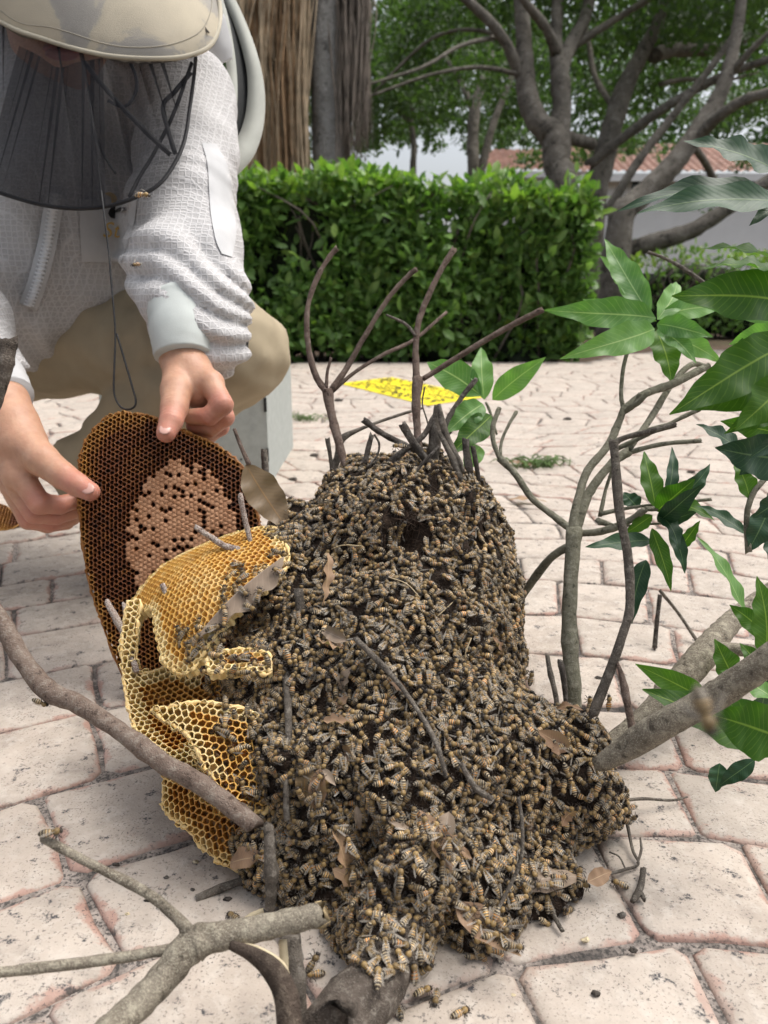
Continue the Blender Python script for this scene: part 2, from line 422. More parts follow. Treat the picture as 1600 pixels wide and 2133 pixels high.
def m_wing(nt, put, b):
    put(Base_Color=(.40, .36, .30), Roughness=.32, Specular_IOR_Level=.5)
    tr = N(nt, 'BsdfTransparent', {0: (.88, .84, .78, 1)}); ms = N(nt, 'MixShader', {0: .40})
    nt.links.new(tr.outputs[0], ms.inputs[1]); nt.links.new(b.outputs[0], ms.inputs[2]); nt.links.new(ms.outputs[0], nt.nodes['Material Output'].inputs[0])
MWING = mat('bee_wing', m_wing)
def m_skin(nt, put, b):
    p = POS(nt); n = noise(nt, p, 55, 4); n2 = noise(nt, p, 900, 3); n3 = noise(nt, p, 170, 4, .6)
    n = mth(nt, 'ADD', mth(nt, 'MULTIPLY', n, .6), mth(nt, 'MULTIPLY', n3, .4))
    c = ramp(nt, n, [(.3, (.43, .225, .145)), (.7, (.55, .325, .215))])
    c = mixc(nt, mth(nt, 'MULTIPLY', ATT(nt, 'red'), .75), c, (.50, .155, .125))
    put(Base_Color=c, Roughness=.47, Specular_IOR_Level=.4, Subsurface_Weight=.25, Subsurface_Radius=(.006, .002, .001), Subsurface_Scale=.8, Normal=bump(nt, mth(nt, 'ADD', n3, mth(nt, 'MULTIPLY', n2, .3)), .4, .0014))
MSKIN = mat('skin', m_skin)
MNAIL = simple('nail', (.60, .35, .29), .28, .08, 120, .05)
MLIP = simple('lip', (.34, .11, .09), .45, .15, 80)
def m_jacket(nt, put, b):
    p = POS(nt); w = N(nt, 'Mapping', {'Vector': p, 'Scale': (1, 1, 1)}).outputs[0]
    nd = noise(nt, p, 30, 2)
    vo = N(nt, 'TexVoronoi', {'Vector': w, 'Scale': 140.0, 'Randomness': .25}, feature='DISTANCE_TO_EDGE').outputs[0]
    v2 = N(nt, 'TexVoronoi', {'Vector': w, 'Scale': 520.0}, feature='DISTANCE_TO_EDGE').outputs[0]
    line = ramp(nt, vo, [(.05, 1.0), (.16, 0.0)])
    c = mixc(nt, line, ramp(nt, nd, [(.3, (.38, .37, .365)), (.7, (.46, .448, .44))]), (.545, .535, .53))
    c = mixc(nt, mth(nt, 'MULTIPLY', ramp(nt, v2, [(.05, 1.0), (.2, 0.0)]), .3), c, (.66, .645, .64))
    n = noise(nt, p, 20, 4)
    h = mth(nt, 'ADD', mth(nt, 'MULTIPLY', line, .8), mth(nt, 'MULTIPLY', v2, .4))
    put(Base_Color=c, Roughness=.85, Specular_IOR_Level=.2, Normal=bump(nt, h, .5, .002))
MJACKET = mat('quilted_mesh_cloth', m_jacket)
def cloth(name, col, scale=900, var=.12, rough=.85):
    def f(nt, put, b):
        p = POS(nt); n = noise(nt, p, 18, 4); n2 = noise(nt, p, scale, 2)
        lo = tuple(x * (1 - var) for x in col); hi = tuple(min(1, x * (1 + var)) for x in col)
        put(Base_Color=ramp(nt, n, [(.3, lo), (.7, hi)]), Roughness=rough, Specular_IOR_Level=.2, Normal=bump(nt, mth(nt, 'ADD', mth(nt, 'MULTIPLY', n, .6), mth(nt, 'MULTIPLY', n2, .25)), .35, .002))
    return mat(name, f)
MWHITE = cloth('white_cloth', (.53, .53, .53))
MZIP = cloth('zip_plastic', (.68, .69, .70))
MCUFF = cloth('mint_cuff', (.50, .53, .505))
MKHAKI = cloth('khaki_cloth', (.36, .30, .205), 1200, .1)
def m_hat(nt, put, b):
    p = POS(nt); n = noise(nt, p, 14, 5, .55, .6); n2 = noise(nt, p, 900, 2)
    put(Base_Color=ramp(nt, n, [(.36, (.30, .285, .258)), (.49, (.345, .325, .29)), (.53, (.46, .41, .32)), (.7, (.51, .455, .35))]), Roughness=.95, Specular_IOR_Level=.05, Normal=bump(nt, n2, .4, .001))
MHAT = mat('hat_cloth', m_hat)
MSEAM = cloth('trouser_seam', (.20, .165, .11))
MHATEDGE3 = cloth('hat_thread', (.36, .33, .27))
MHATEDGE2 = cloth("hat_seam", (.16, .14, .12))
MHATEDGE = cloth('hat_piping', (.46, .42, .33))
def m_veil(nt, put, b):
    n = noise(nt, OBJ(nt), 420, 2, .8)
    put(Base_Color=(.012, .012, .015), Roughness=.7, Specular_IOR_Level=.12)
    tr = N(nt, 'BsdfTransparent', {0: (1, 1, 1, 1)})
    ms = N(nt, 'MixShader', {0: ramp(nt, n, [(.3, .47), (.7, .60)])})
    nt.links.new(tr.outputs[0], ms.inputs[1]); nt.links.new(b.outputs[0], ms.inputs[2]); nt.links.new(ms.outputs[0], nt.nodes['Material Output'].inputs[0])
MVEIL = mat('black_netting', m_veil)
MBLACK = simple('black_cord', (.012, .012, .013), .6, .3, 300)
MDARKNET = simple('dark_net', (.022, .024, .024), .6, .4, 500, .5)
MBAND = cloth('pale_band', (.50, .51, .46))
MGOLD = simple('gold_print', (.52, .33, .07), .6, .1, 200)
MYELLOW = simple('yellow_sheet', (.80, .66, .02), .5, .06, 12, .05)
MSPECK = simple('black_mark', (.02, .018, .012), .6, .2, 100)
MGREY = simple('grey_paint', (.36, .385, .365), .7, .1, 60)
MPALEPLASTIC = simple('pale_plastic', (.62, .66, .68), .5, .06, 30)
MWALL = simple('white_wall', (.74, .74, .73), .8, .04, 2)
MTERRA = simple('terracotta', (.47, .31, .25), .8, .25, 3)
MGLASS = simple('dark_glass', (.05, .065, .07), .15, .1, 1)
MWHITEPAINT = simple('white_paint', (.72, .72, .71), .6, .05, 3)
MGRASS = simple('grass', (.10, .17, .045), .7, .4, 30)
# ------------------------------------------------------------------ ground
gs = 90.0
ground = mk('ground', [(-gs, -8, -.03), (gs, -8, -.03), (gs, 160, -.03), (-gs, 160, -.03)], [[0, 1, 2, 3]], MMULCH, org=(0, 0, 0), smooth=False)
tag(ground, kind='structure')
HB = 5.15                                                     # where the paving ends at the hedge
dv = [(-4.6, -.4), (4.6, -.4), (4.6, 5.2), (3.6, 5.9), (2.45, 6.6), (1.6, 5.6), (1.35, HB + .02), (-4.6, HB + .02)]
n = len(dv)
drive = mk('driveway', [(x, y, -.0033) for x, y in dv] + [(x, y, -.035) for x, y in dv], [list(range(n))] + [[i, n + i, n + (i + 1) % n, (i + 1) % n] for i in range(n)], MGROUT, org=(0, 0, 0), smooth=False)
tag(drive, kind='structure')
def paver_mesh(c4, rg):
    """a pillowed stone from four corners (x, y): 12 outline points, skirt, rounded edge, top"""
    c4 = np.array(c4, float); m = c4.mean(0); out = []
    sz = np.linalg.norm(c4[0] - c4[2]) / 1.414
    for i in range(4):
        a, b, c = c4[i - 1], c4[i], c4[(i + 1) % 4]
        r = sz * rg.uniform(.03, .09)
        out.append(b + unit(a - b) * r); out.append(b + unit(c - b) * r)
        out.append((b + c) / 2 + (b + c - 2 * m) / 2 * rg.normal(0, .025))
    out = np.array(out) + rg.normal(0, sz * .006, (12, 2))
    z = rg.normal(0, .0005)
    d = out - m; L = np.linalg.norm(d, axis=1)[:, None]
    tx, ty = rg.normal(0, .006, 2)
    def lay(ins, zz):
        q = m + d * (1 - ins / L)
        return np.column_stack([q, zz + (q - m) @ np.array([tx, ty])])
    V = np.vstack([lay(-.001, -.02), lay(0.0, -.0028 + z), lay(.0030, -.0006 + z), lay(.010, .0005 + z), [[m[0], m[1], .0007 + z]]])
    F = []
    for k in range(3):
        for i in range(12): j = (i + 1) % 12; F.append([k * 12 + i, k * 12 + j, k * 12 + 12 + j, k * 12 + 12 + i])
    for i in range(12): F.append([36 + i, 36 + (i + 1) % 12, 48])
    E = [1.0] * 24 + [.72] * 12 + [.30] * 12 + [0.0]
    return V, F, E, m
def wob(p):
    x, y = p
    k = min(1, max(0, (y - .75) / 1.2)); y = y + k * (.10 * math.sin(x * 3.1 + 1.2 + y * .8) + .05 * math.sin(x * 7 - y * 2)); x = x + k * (.09 * math.sin(y * 2.4 + x * 1.1) + .04 * math.sin(y * 5.5))
    return np.array((x + .02 * math.sin(y * 5.1 + 1) + .012 * math.sin(x * 9 + y * 3) + .03 * math.sin(y * 1.7 + x), y + .018 * math.sin(x * 6.3 + .4) + .012 * math.sin(y * 8 - x * 4)))
pav = []
CX, CY = .14, -.11
rg = np.random.default_rng(3)
rads = [.17]
while rads[-1] < 6.2: rads.append(rads[-1] + rg.uniform(.098, .122) * (1 + .13 * min(max(0, rads[-1] - .7), 3)))
for k in range(len(rads) - 1):
    r0, r1 = rads[k], rads[k + 1]; rm = (r0 + r1) / 2
    w = .108 * (1 + .13 * min(max(0, rm - .7), 3)); na = int(2 * PI * rm / w); a0 = rg.uniform(0, 1)
    for i in range(na):
        j = [rg.normal(0, .05) for _ in range(2)] if False else (0, 0)
        A = (i + a0) / na * 2 * PI; B = (i + 1 + a0) / na * 2 * PI
        am = (A + B) / 2; x, y = CX + rm * math.cos(am), CY + rm * math.sin(am)
        if y < .02 or y > 6.4 or abs(x) > .62 * y + .75: continue
        if not inpoly(np.array(x), np.array(y), dv): continue
        g = .0020 / rm; gr = .0020
        j1 = .16 * math.sin(i * 12.9 + k * 7.1) * w / rm * .5; j2 = .16 * math.sin((i + 1) * 12.9 + k * 7.1) * w / rm * .5
        c4 = [wob((CX + r * math.cos(t), CY + r * math.sin(t))) for r, t in ((r0 + gr, A + j1 + g), (r0 + gr, B + j2 - g), (r1 - gr, B + j2 - g * r0 / r1), (r1 - gr, A + j1 + g * r0 / r1))]
        if max(q[1] for q in c4) > HB and x < 1.35: continue
        pav.append(c4)
def seen(c4):
    m = np.mean(c4, 0)
    if m[1] < .05: return -1
    q = proj((m[0], m[1], 0))
    return 1 / q[2] if -60 < q[0] < 1660 and q[1] < 2230 else -1
pav.sort(key=lambda c: -seen(c))
far = []
for k, c4 in enumerate(pav):
    V, F, E, m = paver_mesh(c4, rg); tone = rg.uniform(0, 1)
    if k < 300:
        o = mk('paver', V, F, MPAVER, parent=drive, org=(m[0], m[1], 0))
        fattr(o.data, 'edge', E); fattr(o.data, 'tone', [tone] * len(V))
    else: far.append((V, F, E, [tone] * len(V)))
V, F = joinm([(a, b) for a, b, _, _ in far])
o = mk('far_pavers', V, F, MPAVER, parent=drive); fattr(o.data, 'edge', np.concatenate([e for _, _, e, _ in far])); fattr(o.data, 'tone', np.concatenate([t for *_, t in far]))
tag(o, kind='stuff')

# ------------------------------------------------------------------ leaves
def leaf_geo(base, tip, width, up, curl=.08, wave=.11, fold=.25, seed=0, nl=18, twist=0.0):
    """a lanceolate leaf from base to tip; up = facing of its upper side; returns verts, faces, uv per vert"""
    rg = np.random.default_rng(seed + 11); base, tip = np.asarray(base, float), np.asarray(tip, float)
    L = np.linalg.norm(tip - base); t = (tip - base) / L; up = unit(up - t * np.dot(up, t)); s = np.cross(t, up)
    V, UV = [], []; ph = rg.uniform(0, 6.3); nw = rg.uniform(2.5, 4.0); ph2 = rg.uniform(0, 6.3)
    for i in range(nl + 1):
        v = i / nl
        c = base + t * L * v + up * L * curl * (4 * v * (1 - v)) + s * L * .03 * math.sin(v * 3 + ph)
        w = width / 2 * max(.02, math.sin(PI * min(1, v) ** .82) ** .9 * (1 - .30 * v)) * 1.18
        tw = twist * (v - .5); ss = s * math.cos(tw) + up * math.sin(tw); uu = up * math.cos(tw) - s * math.sin(tw)
        for k in (-1, -.5, 0, .5, 1):
            z = abs(k) * w * fold + wave * width * (abs(k) ** 1.5) * math.sin(nw * 2 * PI * v + (ph if k < 0 else ph2)) * min(1, 4 * v * (1 - v) + .1)
            V.append(c + ss * k * w * (1 + .025 * math.sin(nw * 6 * v + k + ph)) + uu * z); UV.append((k, v))
    F = []
    for i in range(nl):
        for k in range(4): a = i * 5 + k; F.append([a, a + 1, a + 6, a + 5])
    return np.array(V), F, UV
def set_uv(me, UV):
    uv = me.uv_layers.new(name='UVMap'); li = np.empty(len(me.loops), np.int32); me.loops.foreach_get('vertex_index', li)
    uv.data.foreach_set('uv', np.asarray(UV, np.float32)[li].ravel())
def leaf_obj(name, base, tip, width, up, m, parent=None, **k):
    V, F, UV = leaf_geo(base, tip, width, up, **k)
    o = mk(name, V, F, m, parent=parent, org=base); set_uv(o.data, UV); return o
def small_leaf(L=1.0, w=.48):
    V = [(0, 0, 0), (.28 * L, -w * .42 * L, .06), (.28 * L, 0, 0), (.28 * L, w * .42 * L, .06), (.65 * L, -w * .42 * L, .05), (.65 * L, 0, -.01), (.65 * L, w * .42 * L, .05), (L, 0, -.07)]
    F = [[0, 1, 2], [0, 2, 3], [1, 4, 5, 2], [2, 5, 6, 3], [4, 7, 5], [5, 7, 6]]
    return np.array(V), F, [(0, 0), (-.8, .28), (0, .28), (.8, .28), (-.8, .65), (0, .65), (.8, .65), (0, 1)]
def rotfromx(d, up):
    d = unit(d); s = np.cross(up, d); s = unit(s) if np.linalg.norm(s) > 1e-4 else unit(np.cross((0, 1, .1), d)); return np.column_stack([d, s, np.cross(d, s)])
def scatter_leaves(pos, dirs, ups, sizes, base):
    bv, bf, buv = base; n, m = len(pos), len(bv)
    X = dirs / np.linalg.norm(dirs, axis=1)[:, None]; S = np.cross(ups, X); S /= (np.linalg.norm(S, axis=1)[:, None] + 1e-9); Z = np.cross(X, S)
    V = pos[:, None] + sizes[:, None, None] * (bv[None, :, 0, None] * X[:, None] + bv[None, :, 1, None] * S[:, None] + bv[None, :, 2, None] * Z[:, None])
    F = [[i + k * m for i in f] for k in range(n) for f in bf]
    return V.reshape(-1, 3), F, np.tile(np.array(buv), (n, 1))
SL = small_leaf()
SL_D = bpy.data.meshes

# ------------------------------------------------------------------ clipped hedges
def hedge(name, label, x0, x1, y0, depth, h0, h1, nleaf, nobj, lsize, newf=.25, seed=1):
    rg = np.random.default_rng(seed)
    root = empty(name, ((x0 + x1) / 2, y0, 0)); tag(root, label, 'hedge')
    hx = lambda x: h0 + (h1 - h0) * np.clip((x - x0) / (x1 - x0), 0, 1)
    bum = SNoise(seed, 3.2)
    # woody inside
    st = []
    for k in range(int((x1 - x0) * 26)):
        x, y = rg.uniform(x0, x1), y0 + rg.uniform(.14, .4); h = hx(x)
        q = [(x, y, -.02), (x + rg.normal(0, .08), y + rg.normal(-.04, .06), h * .4), (x + rg.normal(0, .16), y + rg.normal(-.1, .12), h * .75), (x + rg.normal(0, .22), y + rg.normal(-.05, .15), h * .97)]
        st.append(tube(q, [.011, .008, .006, .003], 5, 4, 0, k))
    V, F = joinm(st); mk('stems', V, F, MBARK_TWIG, parent=root)
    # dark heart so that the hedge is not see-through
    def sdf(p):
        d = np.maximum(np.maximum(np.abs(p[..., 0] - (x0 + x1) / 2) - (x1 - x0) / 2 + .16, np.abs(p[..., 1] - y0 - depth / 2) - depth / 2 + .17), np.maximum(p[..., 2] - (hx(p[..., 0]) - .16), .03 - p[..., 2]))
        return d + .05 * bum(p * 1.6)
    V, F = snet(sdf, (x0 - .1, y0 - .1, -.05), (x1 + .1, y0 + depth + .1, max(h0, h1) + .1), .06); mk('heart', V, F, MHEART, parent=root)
    n = nleaf; pos = np.zeros((n, 3)); out = np.zeros((n, 3)); top = np.zeros(n, bool)
    for i in range(n):
        f = rg.random(); x = rg.uniform(x0, x1); h = hx(x)
        if f < .68: p = (x, y0, rg.uniform(.03, h)); o = (0, -1, .35)
        elif f < .9: p = (x, y0 + rg.uniform(0, depth), h); o = (0, -.15, 1); top[i] = True
        else: e = rg.random() < .5; p = (x0 if e else x1, y0 + rg.uniform(0, depth), rg.uniform(.03, h)); o = (-1 if e else 1, 0, .35)
        pos[i] = p; out[i] = o
        if p[2] > h - .12: top[i] = True
    b = bum(pos); dig = rg.exponential(.05, n)
    pos += out * (b * .085 - dig + .03 + .10 * (rg.random(n) < .03) * rg.random(n))[:, None] + rg.normal(0, .02, (n, 3)); pos[:, 2] = np.maximum(pos[:, 2], .015)
    keep = bum(pos * 2.3) + rg.normal(0, .5, n) > -.85; pos, out, top, dig = pos[keep], out[keep], top[keep], dig[keep]; n = len(pos)
    dirs = out * .7 + rg.normal(0, .75, (n, 3)); dirs[:, 2] += .25; ups = out * .8 + rg.normal(0, .4, (n, 3)) + np.array((0, 0, .6))
    sz = lsize * rg.uniform(.45, 1.3, n)
    nw = (top & (rg.random(n) < .42)) | (rg.random(n) < newf * .12)
    big = np.argsort(-(sz / (1 + 8 * dig)) + 0.0)
    vis = [i for i in big if out[i][1] < -.1 and not nw[i]][:nobj]
    me = mesh_data('leaf', SL[0], SL[1], [MHEDGE]); set_uv(me, SL[2])
    for i in vis:
        o = bpy.data.objects.new('leaf', me); COL.objects.link(o); o.parent = root
        R = rotfromx(dirs[i], unit(ups[i])); M4 = np.eye(4); M4[:3, :3] = R * sz[i]; M4[:3, 3] = pos[i] - np.array(root.location); o.matrix_local = Matrix(M4.tolist())
    rest = np.ones(n, bool); rest[vis] = False
    for nm, sel, m in (('foliage', rest & ~nw, MHEDGE), ('new_growth', rest & nw, MHEDGE_NEW)):
        V, F, UV = scatter_leaves(pos[sel], dirs[sel], ups[sel], sz[sel] * (1.1 if nm == 'new_growth' else 1), SL)
        o = mk(nm, V, F, m, parent=root); set_uv(o.data, UV); tag(o, kind='stuff')
    return root
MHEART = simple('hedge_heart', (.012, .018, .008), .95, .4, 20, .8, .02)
def gx(px, d): return (px - 800) / FOC * d
hedge('clipped_hedge', 'waist-high clipped green hedge with yellowish new tips along the paving', -2.6, 1.36, HB + .10, 1.1, 1.25, 1.06, 22000, 300, .098, seed=1)
hedge('clipped_hedge', 'low dark hedge in the shade far off past the mango leaves', 2.6, 7.5, 8.6, .9, .85, .85, 5000, 60, .09, .05, seed=2)

# ------------------------------------------------------------------ palm with a skirt of dead fronds
PD = 8.0
pb = P(680, 300, PD); pal = empty('palm_tree', (pb[0], pb[1], 0)); tag(pal, 'grey palm trunk with brown dead fronds hanging beside it behind the hedge', 'palm tree')
zz = np.linspace(-.05, 7.0, 48); rr = .165 + .006 * np.sin(zz * 40) * (np.arange(48) % 2)
V, F = tube([(pb[0] + .02 * math.sin(z), pb[1], z) for z in zz], rr, 16, 1, .01, 3); mk('trunk', V, F, MPALM, parent=pal)
def frond_curtain(name, cx0, cx1, dd, zb, ntu, m, seed):
    rg = np.random.default_rng(seed); parts = []
    for k in range(ntu):
        x = rg.uniform(cx0, cx1); x2 = x + rg.normal(0, .10); y = pb[1] + dd + rg.normal(0, .10); z1 = zb + abs(rg.normal(0, .45)); z0 = rg.uniform(3.4, 5.0)
        w = rg.uniform(.003, .011); q = np.array([(x2 * .6 + pb[0] * .4, y + .1, z0), ((x + x2) / 2, y, (z0 + z1) / 2 + .3), (x, y - .03, (z0 + 2 * z1) / 3), (x + rg.normal(0, .04), y - .03 + rg.normal(0, .04), z1)])
        parts.append(tube(q, [w, w, w * .9, w * .25], 3, 3, 0, k))
    V, F = joinm(parts); o = mk(name, V, F, m, parent=pal); return o
for k in range(7):
    a = gx(520 + k * 17, PD); frond_curtain('dead_frond', a - .05, a + .12, -.14 + .04 * (k % 3), .75, 170, MFROND if k % 3 else MFROND_P, 40 + k)
for k in range(3):
    a = gx(706 + k * 20, PD); frond_curtain('grey_dead_frond', a - .02, a + .12, .05 * k, 1.35 + .2 * k, 75, MFROND_GREY, 60 + k)
# ------------------------------------------------------------------ ficus trees
def to_ground(px):
    p = P(*px[0][:3]); return np.array((p[0], p[1], -.05))
def crown(root, vols, n, size, m, seed, thin=-.1):
    """vols: (x, y, z, rx, ry, rz) ellipsoids of leaf clumps"""
    rg = np.random.default_rng(seed); nz = SNoise(seed, 2.2); w = np.array([v[3] * v[4] * v[5] for v in vols]) ** .8; w /= w.sum()
    k = rg.choice(len(vols), n, p=w); u = rg.normal(size=(n, 3)); u /= np.linalg.norm(u, axis=1)[:, None]; u *= rg.random(n)[:, None] ** .45
    A = np.array(vols); pos = A[k, :3] + u * A[k, 3:]
    keep = nz(pos) + rg.normal(0, .35, n) > thin; pos = pos[keep]; n = len(pos)
    d = rg.normal(size=(n, 3)); d[:, 2] -= .3; up = rg.normal(0, .5, (n, 3)); up[:, 2] += .8
    V, F, UV = scatter_leaves(pos, d, up, size * rg.uniform(.6, 1.3, n), SL)
    o = mk('crown', V, F, m, parent=root); set_uv(o.data, UV); tag(o, kind='stuff'); return o
def tree(label, trunk, limbs, vols, nleaf, lsize, m, seed, thin=-.1, bark=None):
    g = to_ground(trunk); root = empty('ficus_tree', (g[0], g[1], 0)); tag(root, label, 'tree', 'trees behind the hedge')
    bark = bark or MTREE_BARK
    pts = [g] + [P(*q[:3]) for q in trunk]; rad = [trunk[0][3] * trunk[0][2] / FOC * 1.1] + [.80 * q[3] * q[2] / FOC for q in trunk]
    V, F = tube(pts, rad, 12, 7, .03, seed); mk('trunk', V, F, bark, parent=root)
    for i, l in enumerate(limbs):
        V, F = tubes(l, 9, 6, .03, seed + i); mk('limb', V, F, bark, parent=root)
    crown(root, vols, nleaf, lsize, m, seed, thin)
    return root
def VB(px, py, d, rx, ry, rz):
    p = P(px, py, d); return (p[0], p[1], p[2], rx, ry, rz)
D1, D2, D3, D4 = 9.5, 10.4, 8.6, 14.0
tree('grey trunk rising above the hedge and splitting into several upright limbs',
     [(1172, 400, D1, 40), (1160, 350, D1, 34), (1158, 300, D1, 38), (1140, 265, D1, 34)],
     [[(1148, 285, D1, 30), (1110, 235, D1, 27), (1096, 170, D1, 24), (1092, 100, D1, 20), (1086, 0, D1, 18), (1078, -120, D1, 14)],
      [(1100, 185, D1, 18), (1085, 160, D1, 15), (1050, 82, D1 - .2, 13), (1000, 25, D1 - .3, 12), (930, -40, D1 - .4, 9)],
      [(1160, 310, D1, 30), (1170, 220, D1, 24), (1166, 150, D1, 23), (1158, 80, D1 + .2, 16), (1166, -60, D1 + .3, 12)],
      [(1168, 150, D1, 18), (1190, 90, D1 + .2, 17), (1218, 40, D1 + .4, 15), (1235, -50, D1 + .6, 12)],
      [(1160, 110, D1, 14), (1135, 55, D1 - .2, 12), (1095, 5, D1 - .4, 10), (1070, -40, D1 - .5, 8)],
      [(1165, 275, D1, 15), (1190, 288, D1 + .3, 15), (1235, 300, D1 + .8, 14)],
      [(1090, 120, D1, 6), (1010, 65, D1 + .8, 5), (900, 80, D1 + 1.0, 4), (780, 190, D1 + 1.2, 3)],
      [(1045, 75, D1, 6), (960, 95, D1 - .5, 5), (880, 140, D1 - .8, 4), (760, 178, D1 - 1, 3)],
      [(1085, 155, D1, 6), (1000, 140, D1 - .4, 5), (900, 155, D1 - .6, 4), (770, 200, D1 - .8, 3)]],
     [VB(1000, -60, 10.5, 1.6, 1.6, .9), VB(1200, -90, 10, 1.6, 1.6, .8), VB(880, 30, 11.5, 1.0, 1.2, .75), VB(860, 110, 12.5, .9, 1, .7), VB(1010, 120, 12.5, .8, 1, .7), VB(1230, 60, 12, .9, 1, .7), VB(800, -60, 10.5, 1, 1, .7)], 17000, .105, MTREE, 5, -.15)
tree('slanting dark trunk with a long straight limb crossing to the upper right',
     [(1236, 425, D2, 32), (1255, 345, D2, 29), (1285, 230, D2, 26), (1312, 160, D2, 22), (1350, 90, D2, 18), (1385, 10, D2, 15), (1410, -80, D2, 12)],
     [[(1225, 345, D2 - .3, 13), (1300, 285, D2 - .5, 12), (1400, 215, D2 - .8, 11), (1500, 160, D2 - 1, 10), (1620, 118, D2 - 1.3, 9)],
      [(1190, 100, D2 - .6, 10), (1250, 60, D2 - .6, 9), (1340, 5, D2 - .6, 8), (1400, -30, D2 - .6, 7)],
      [(1365, 115, D2, 17), (1400, 104, D2 + .3, 16), (1450, 104, D2 + .5, 14), (1510, 98, D2 + .6, 12), (1600, 60, D2 + .8, 9)],
      [(1375, 175, D2 + .3, 6), (1430, 165, D2 + .5, 5), (1500, 170, D2 + .6, 4), (1580, 150, D2 + .8, 3)],
      [(1285, 235, D2, 8), (1240, 160, D2 + .5, 7), (1225, 80, D2 + .8, 6), (1200, -20, D2 + 1, 5)]],
     [VB(1380, -60, 11, 1.8, 1.6, .9), VB(1330, 60, 13, 1.0, 1.2, .7), VB(1460, 30, 12, 1.2, 1.2, .7), VB(1280, 170, 14, .9, 1, .8), VB(1400, 160, 14, .9, 1, .5), VB(1330, 260, 15, .7, 1, .35)], 13000, .11, MTREE, 6, -.12)
tree('leaning grey trunk on the far side of the hedge end with low sprawling limbs',
     [(1292, 468, D3, 33), (1330, 415, D3, 30), (1400, 345, D3, 27), (1455, 270, D3, 24), (1505, 185, D3, 19), (1528, 100, D3, 16), (1545, 0, D3, 14), (1555, -90, D3, 10)],
     [[(1450, 290, D3, 15), (1500, 240, D3 - .3, 14), (1560, 205, D3 - .5, 13), (1640, 185, D3 - .7, 11)],
      [(1300, 525, D3 + .2, 22), (1360, 505, D3, 22), (1440, 480, D3 - .1, 20), (1530, 425, D3 - .2, 17), (1640, 350, D3 - .4, 14)],
      [(1262, 445, D3 + .6, 12), (1330, 335, D3 + .5, 11), (1395, 250, D3 + .5, 10), (1450, 180, D3 + .4, 9), (1540, 60, D3 + .4, 8)],
      [(1445, 305, D3 + .1, 9), (1470, 340, D3 + .4, 9), (1488, 378, D3 + .6, 9)],
      [(1525, 150, D3, 10), (1560, 110, D3 - .2, 8), (1620, 50, D3 - .4, 6)]],
     [VB(1540, -50, 9.5, 1.3, 1.4, .8), VB(1600, 60, 10.5, 1, 1, .6), VB(1480, 90, 13, .9, 1, .45), VB(1590, 190, 14, .9, 1, .45), VB(1500, 230, 15, .9, 1, .4)], 9000, .11, MTREE, 7, -.2)
tree('thin dark trunk standing further back above the middle of the hedge',
     [(986, 372, D4, 16), (985, 300, D4, 16), (990, 220, D4, 14), (1012, 150, D4, 11), (1030, 60, D4, 8)],
     [[(1000, 372, D4, 10), (1015, 300, D4, 10), (1040, 225, D4, 8), (1070, 150, D4, 6)], [(988, 235, D4, 8), (960, 170, D4, 7), (930, 120, D4 + .5, 5)]],
     [VB(960, 170, 15, 1.3, 1.2, 1.0), VB(1080, 160, 16, 1.2, 1.2, .9), VB(840, 180, 16, 1.2, 1.2, .9), VB(1060, 260, 17, .7, 1, .45), VB(1010, 40, 16, 2, 1.2, 1.1)], 12000, .14, MTREE, 8, -.25)
tree('leafy tree filling the space between the palm and the grey trunks',
     [(860, 372, 18, 9), (862, 300, 18, 8), (850, 200, 18, 7), (858, 100, 18, 5)],
     [[(858, 260, 18, 5), (800, 200, 18.5, 4), (760, 150, 19, 3)], [(856, 230, 18, 5), (910, 170, 18.5, 4), (950, 120, 19, 3)]],
     [VB(800, 150, 18, 1.8, 1.4, 1.5), VB(900, 140, 19, 1.7, 1.4, 1.3), VB(780, 240, 19, .9, 1.2, .6), VB(880, 255, 20, .9, 1.2, .35), VB(860, -10, 18, 2.4, 1.6, 1.4), VB(500, 120, 16, 1.3, 1.4, 2.6), VB(560, 180, 17, 1.2, 1.2, 1.4), VB(745, 100, 17, 1.0, 1, 2.2), VB(770, 300, 21, .5, 1, .35), VB(905, 285, 21, .4, 1, .45), VB(1000, 300, 22, .5, 1, .4), VB(1060, 270, 22, .6, 1, .4), VB(840, 280, 22, .5, 1, .25), VB(1110, 325, 20, .5, 1, .3), VB(1215, 315, 20, .5, 1, .35), VB(1310, 300, 20, .55, 1, .35), VB(1410, 315, 20, .5, 1, .3), VB(1540, 330, 20, .6, 1, .35), VB(1480, 410, 20, .6, 1, .4)], 21500, .17, MTREE, 9, -.35)
# a far belt of trees
far = []
rgf = np.random.default_rng(21)
bel = []
gaps = ((575, 300, 45, 30), (830, 312, 115, 42), (935, 300, 40, 50), (1065, 312, 45, 45), (1190, 285, 30, 30), (1310, 250, 25, 40), (1400, 275, 40, 35), (1560, 275, 60, 45), (1500, 180, 55, 35), (960, 200, 25, 20))
for px in range(420, 1740, 42):
    for py in range(60, 345, 42):
        x, y = px + rgf.uniform(-18, 18), py + rgf.uniform(-18, 18)
        if any(((x - a) / (c * .72)) ** 2 + ((y - b) / (d * .72)) ** 2 < 1 for a, b, c, d in gaps): continue
        bel.append(VB(x, y, rgf.uniform(36, 48), 1.15, 1.4, 1.0))
fb = empty('tree_belt', (0, 42, 0)); tag(fb, 'mass of far green treetops seen between the trunks', 'trees', kind='stuff')
crown(fb, bel, 30000, .40, MTREE_FAR, 22, -.75)

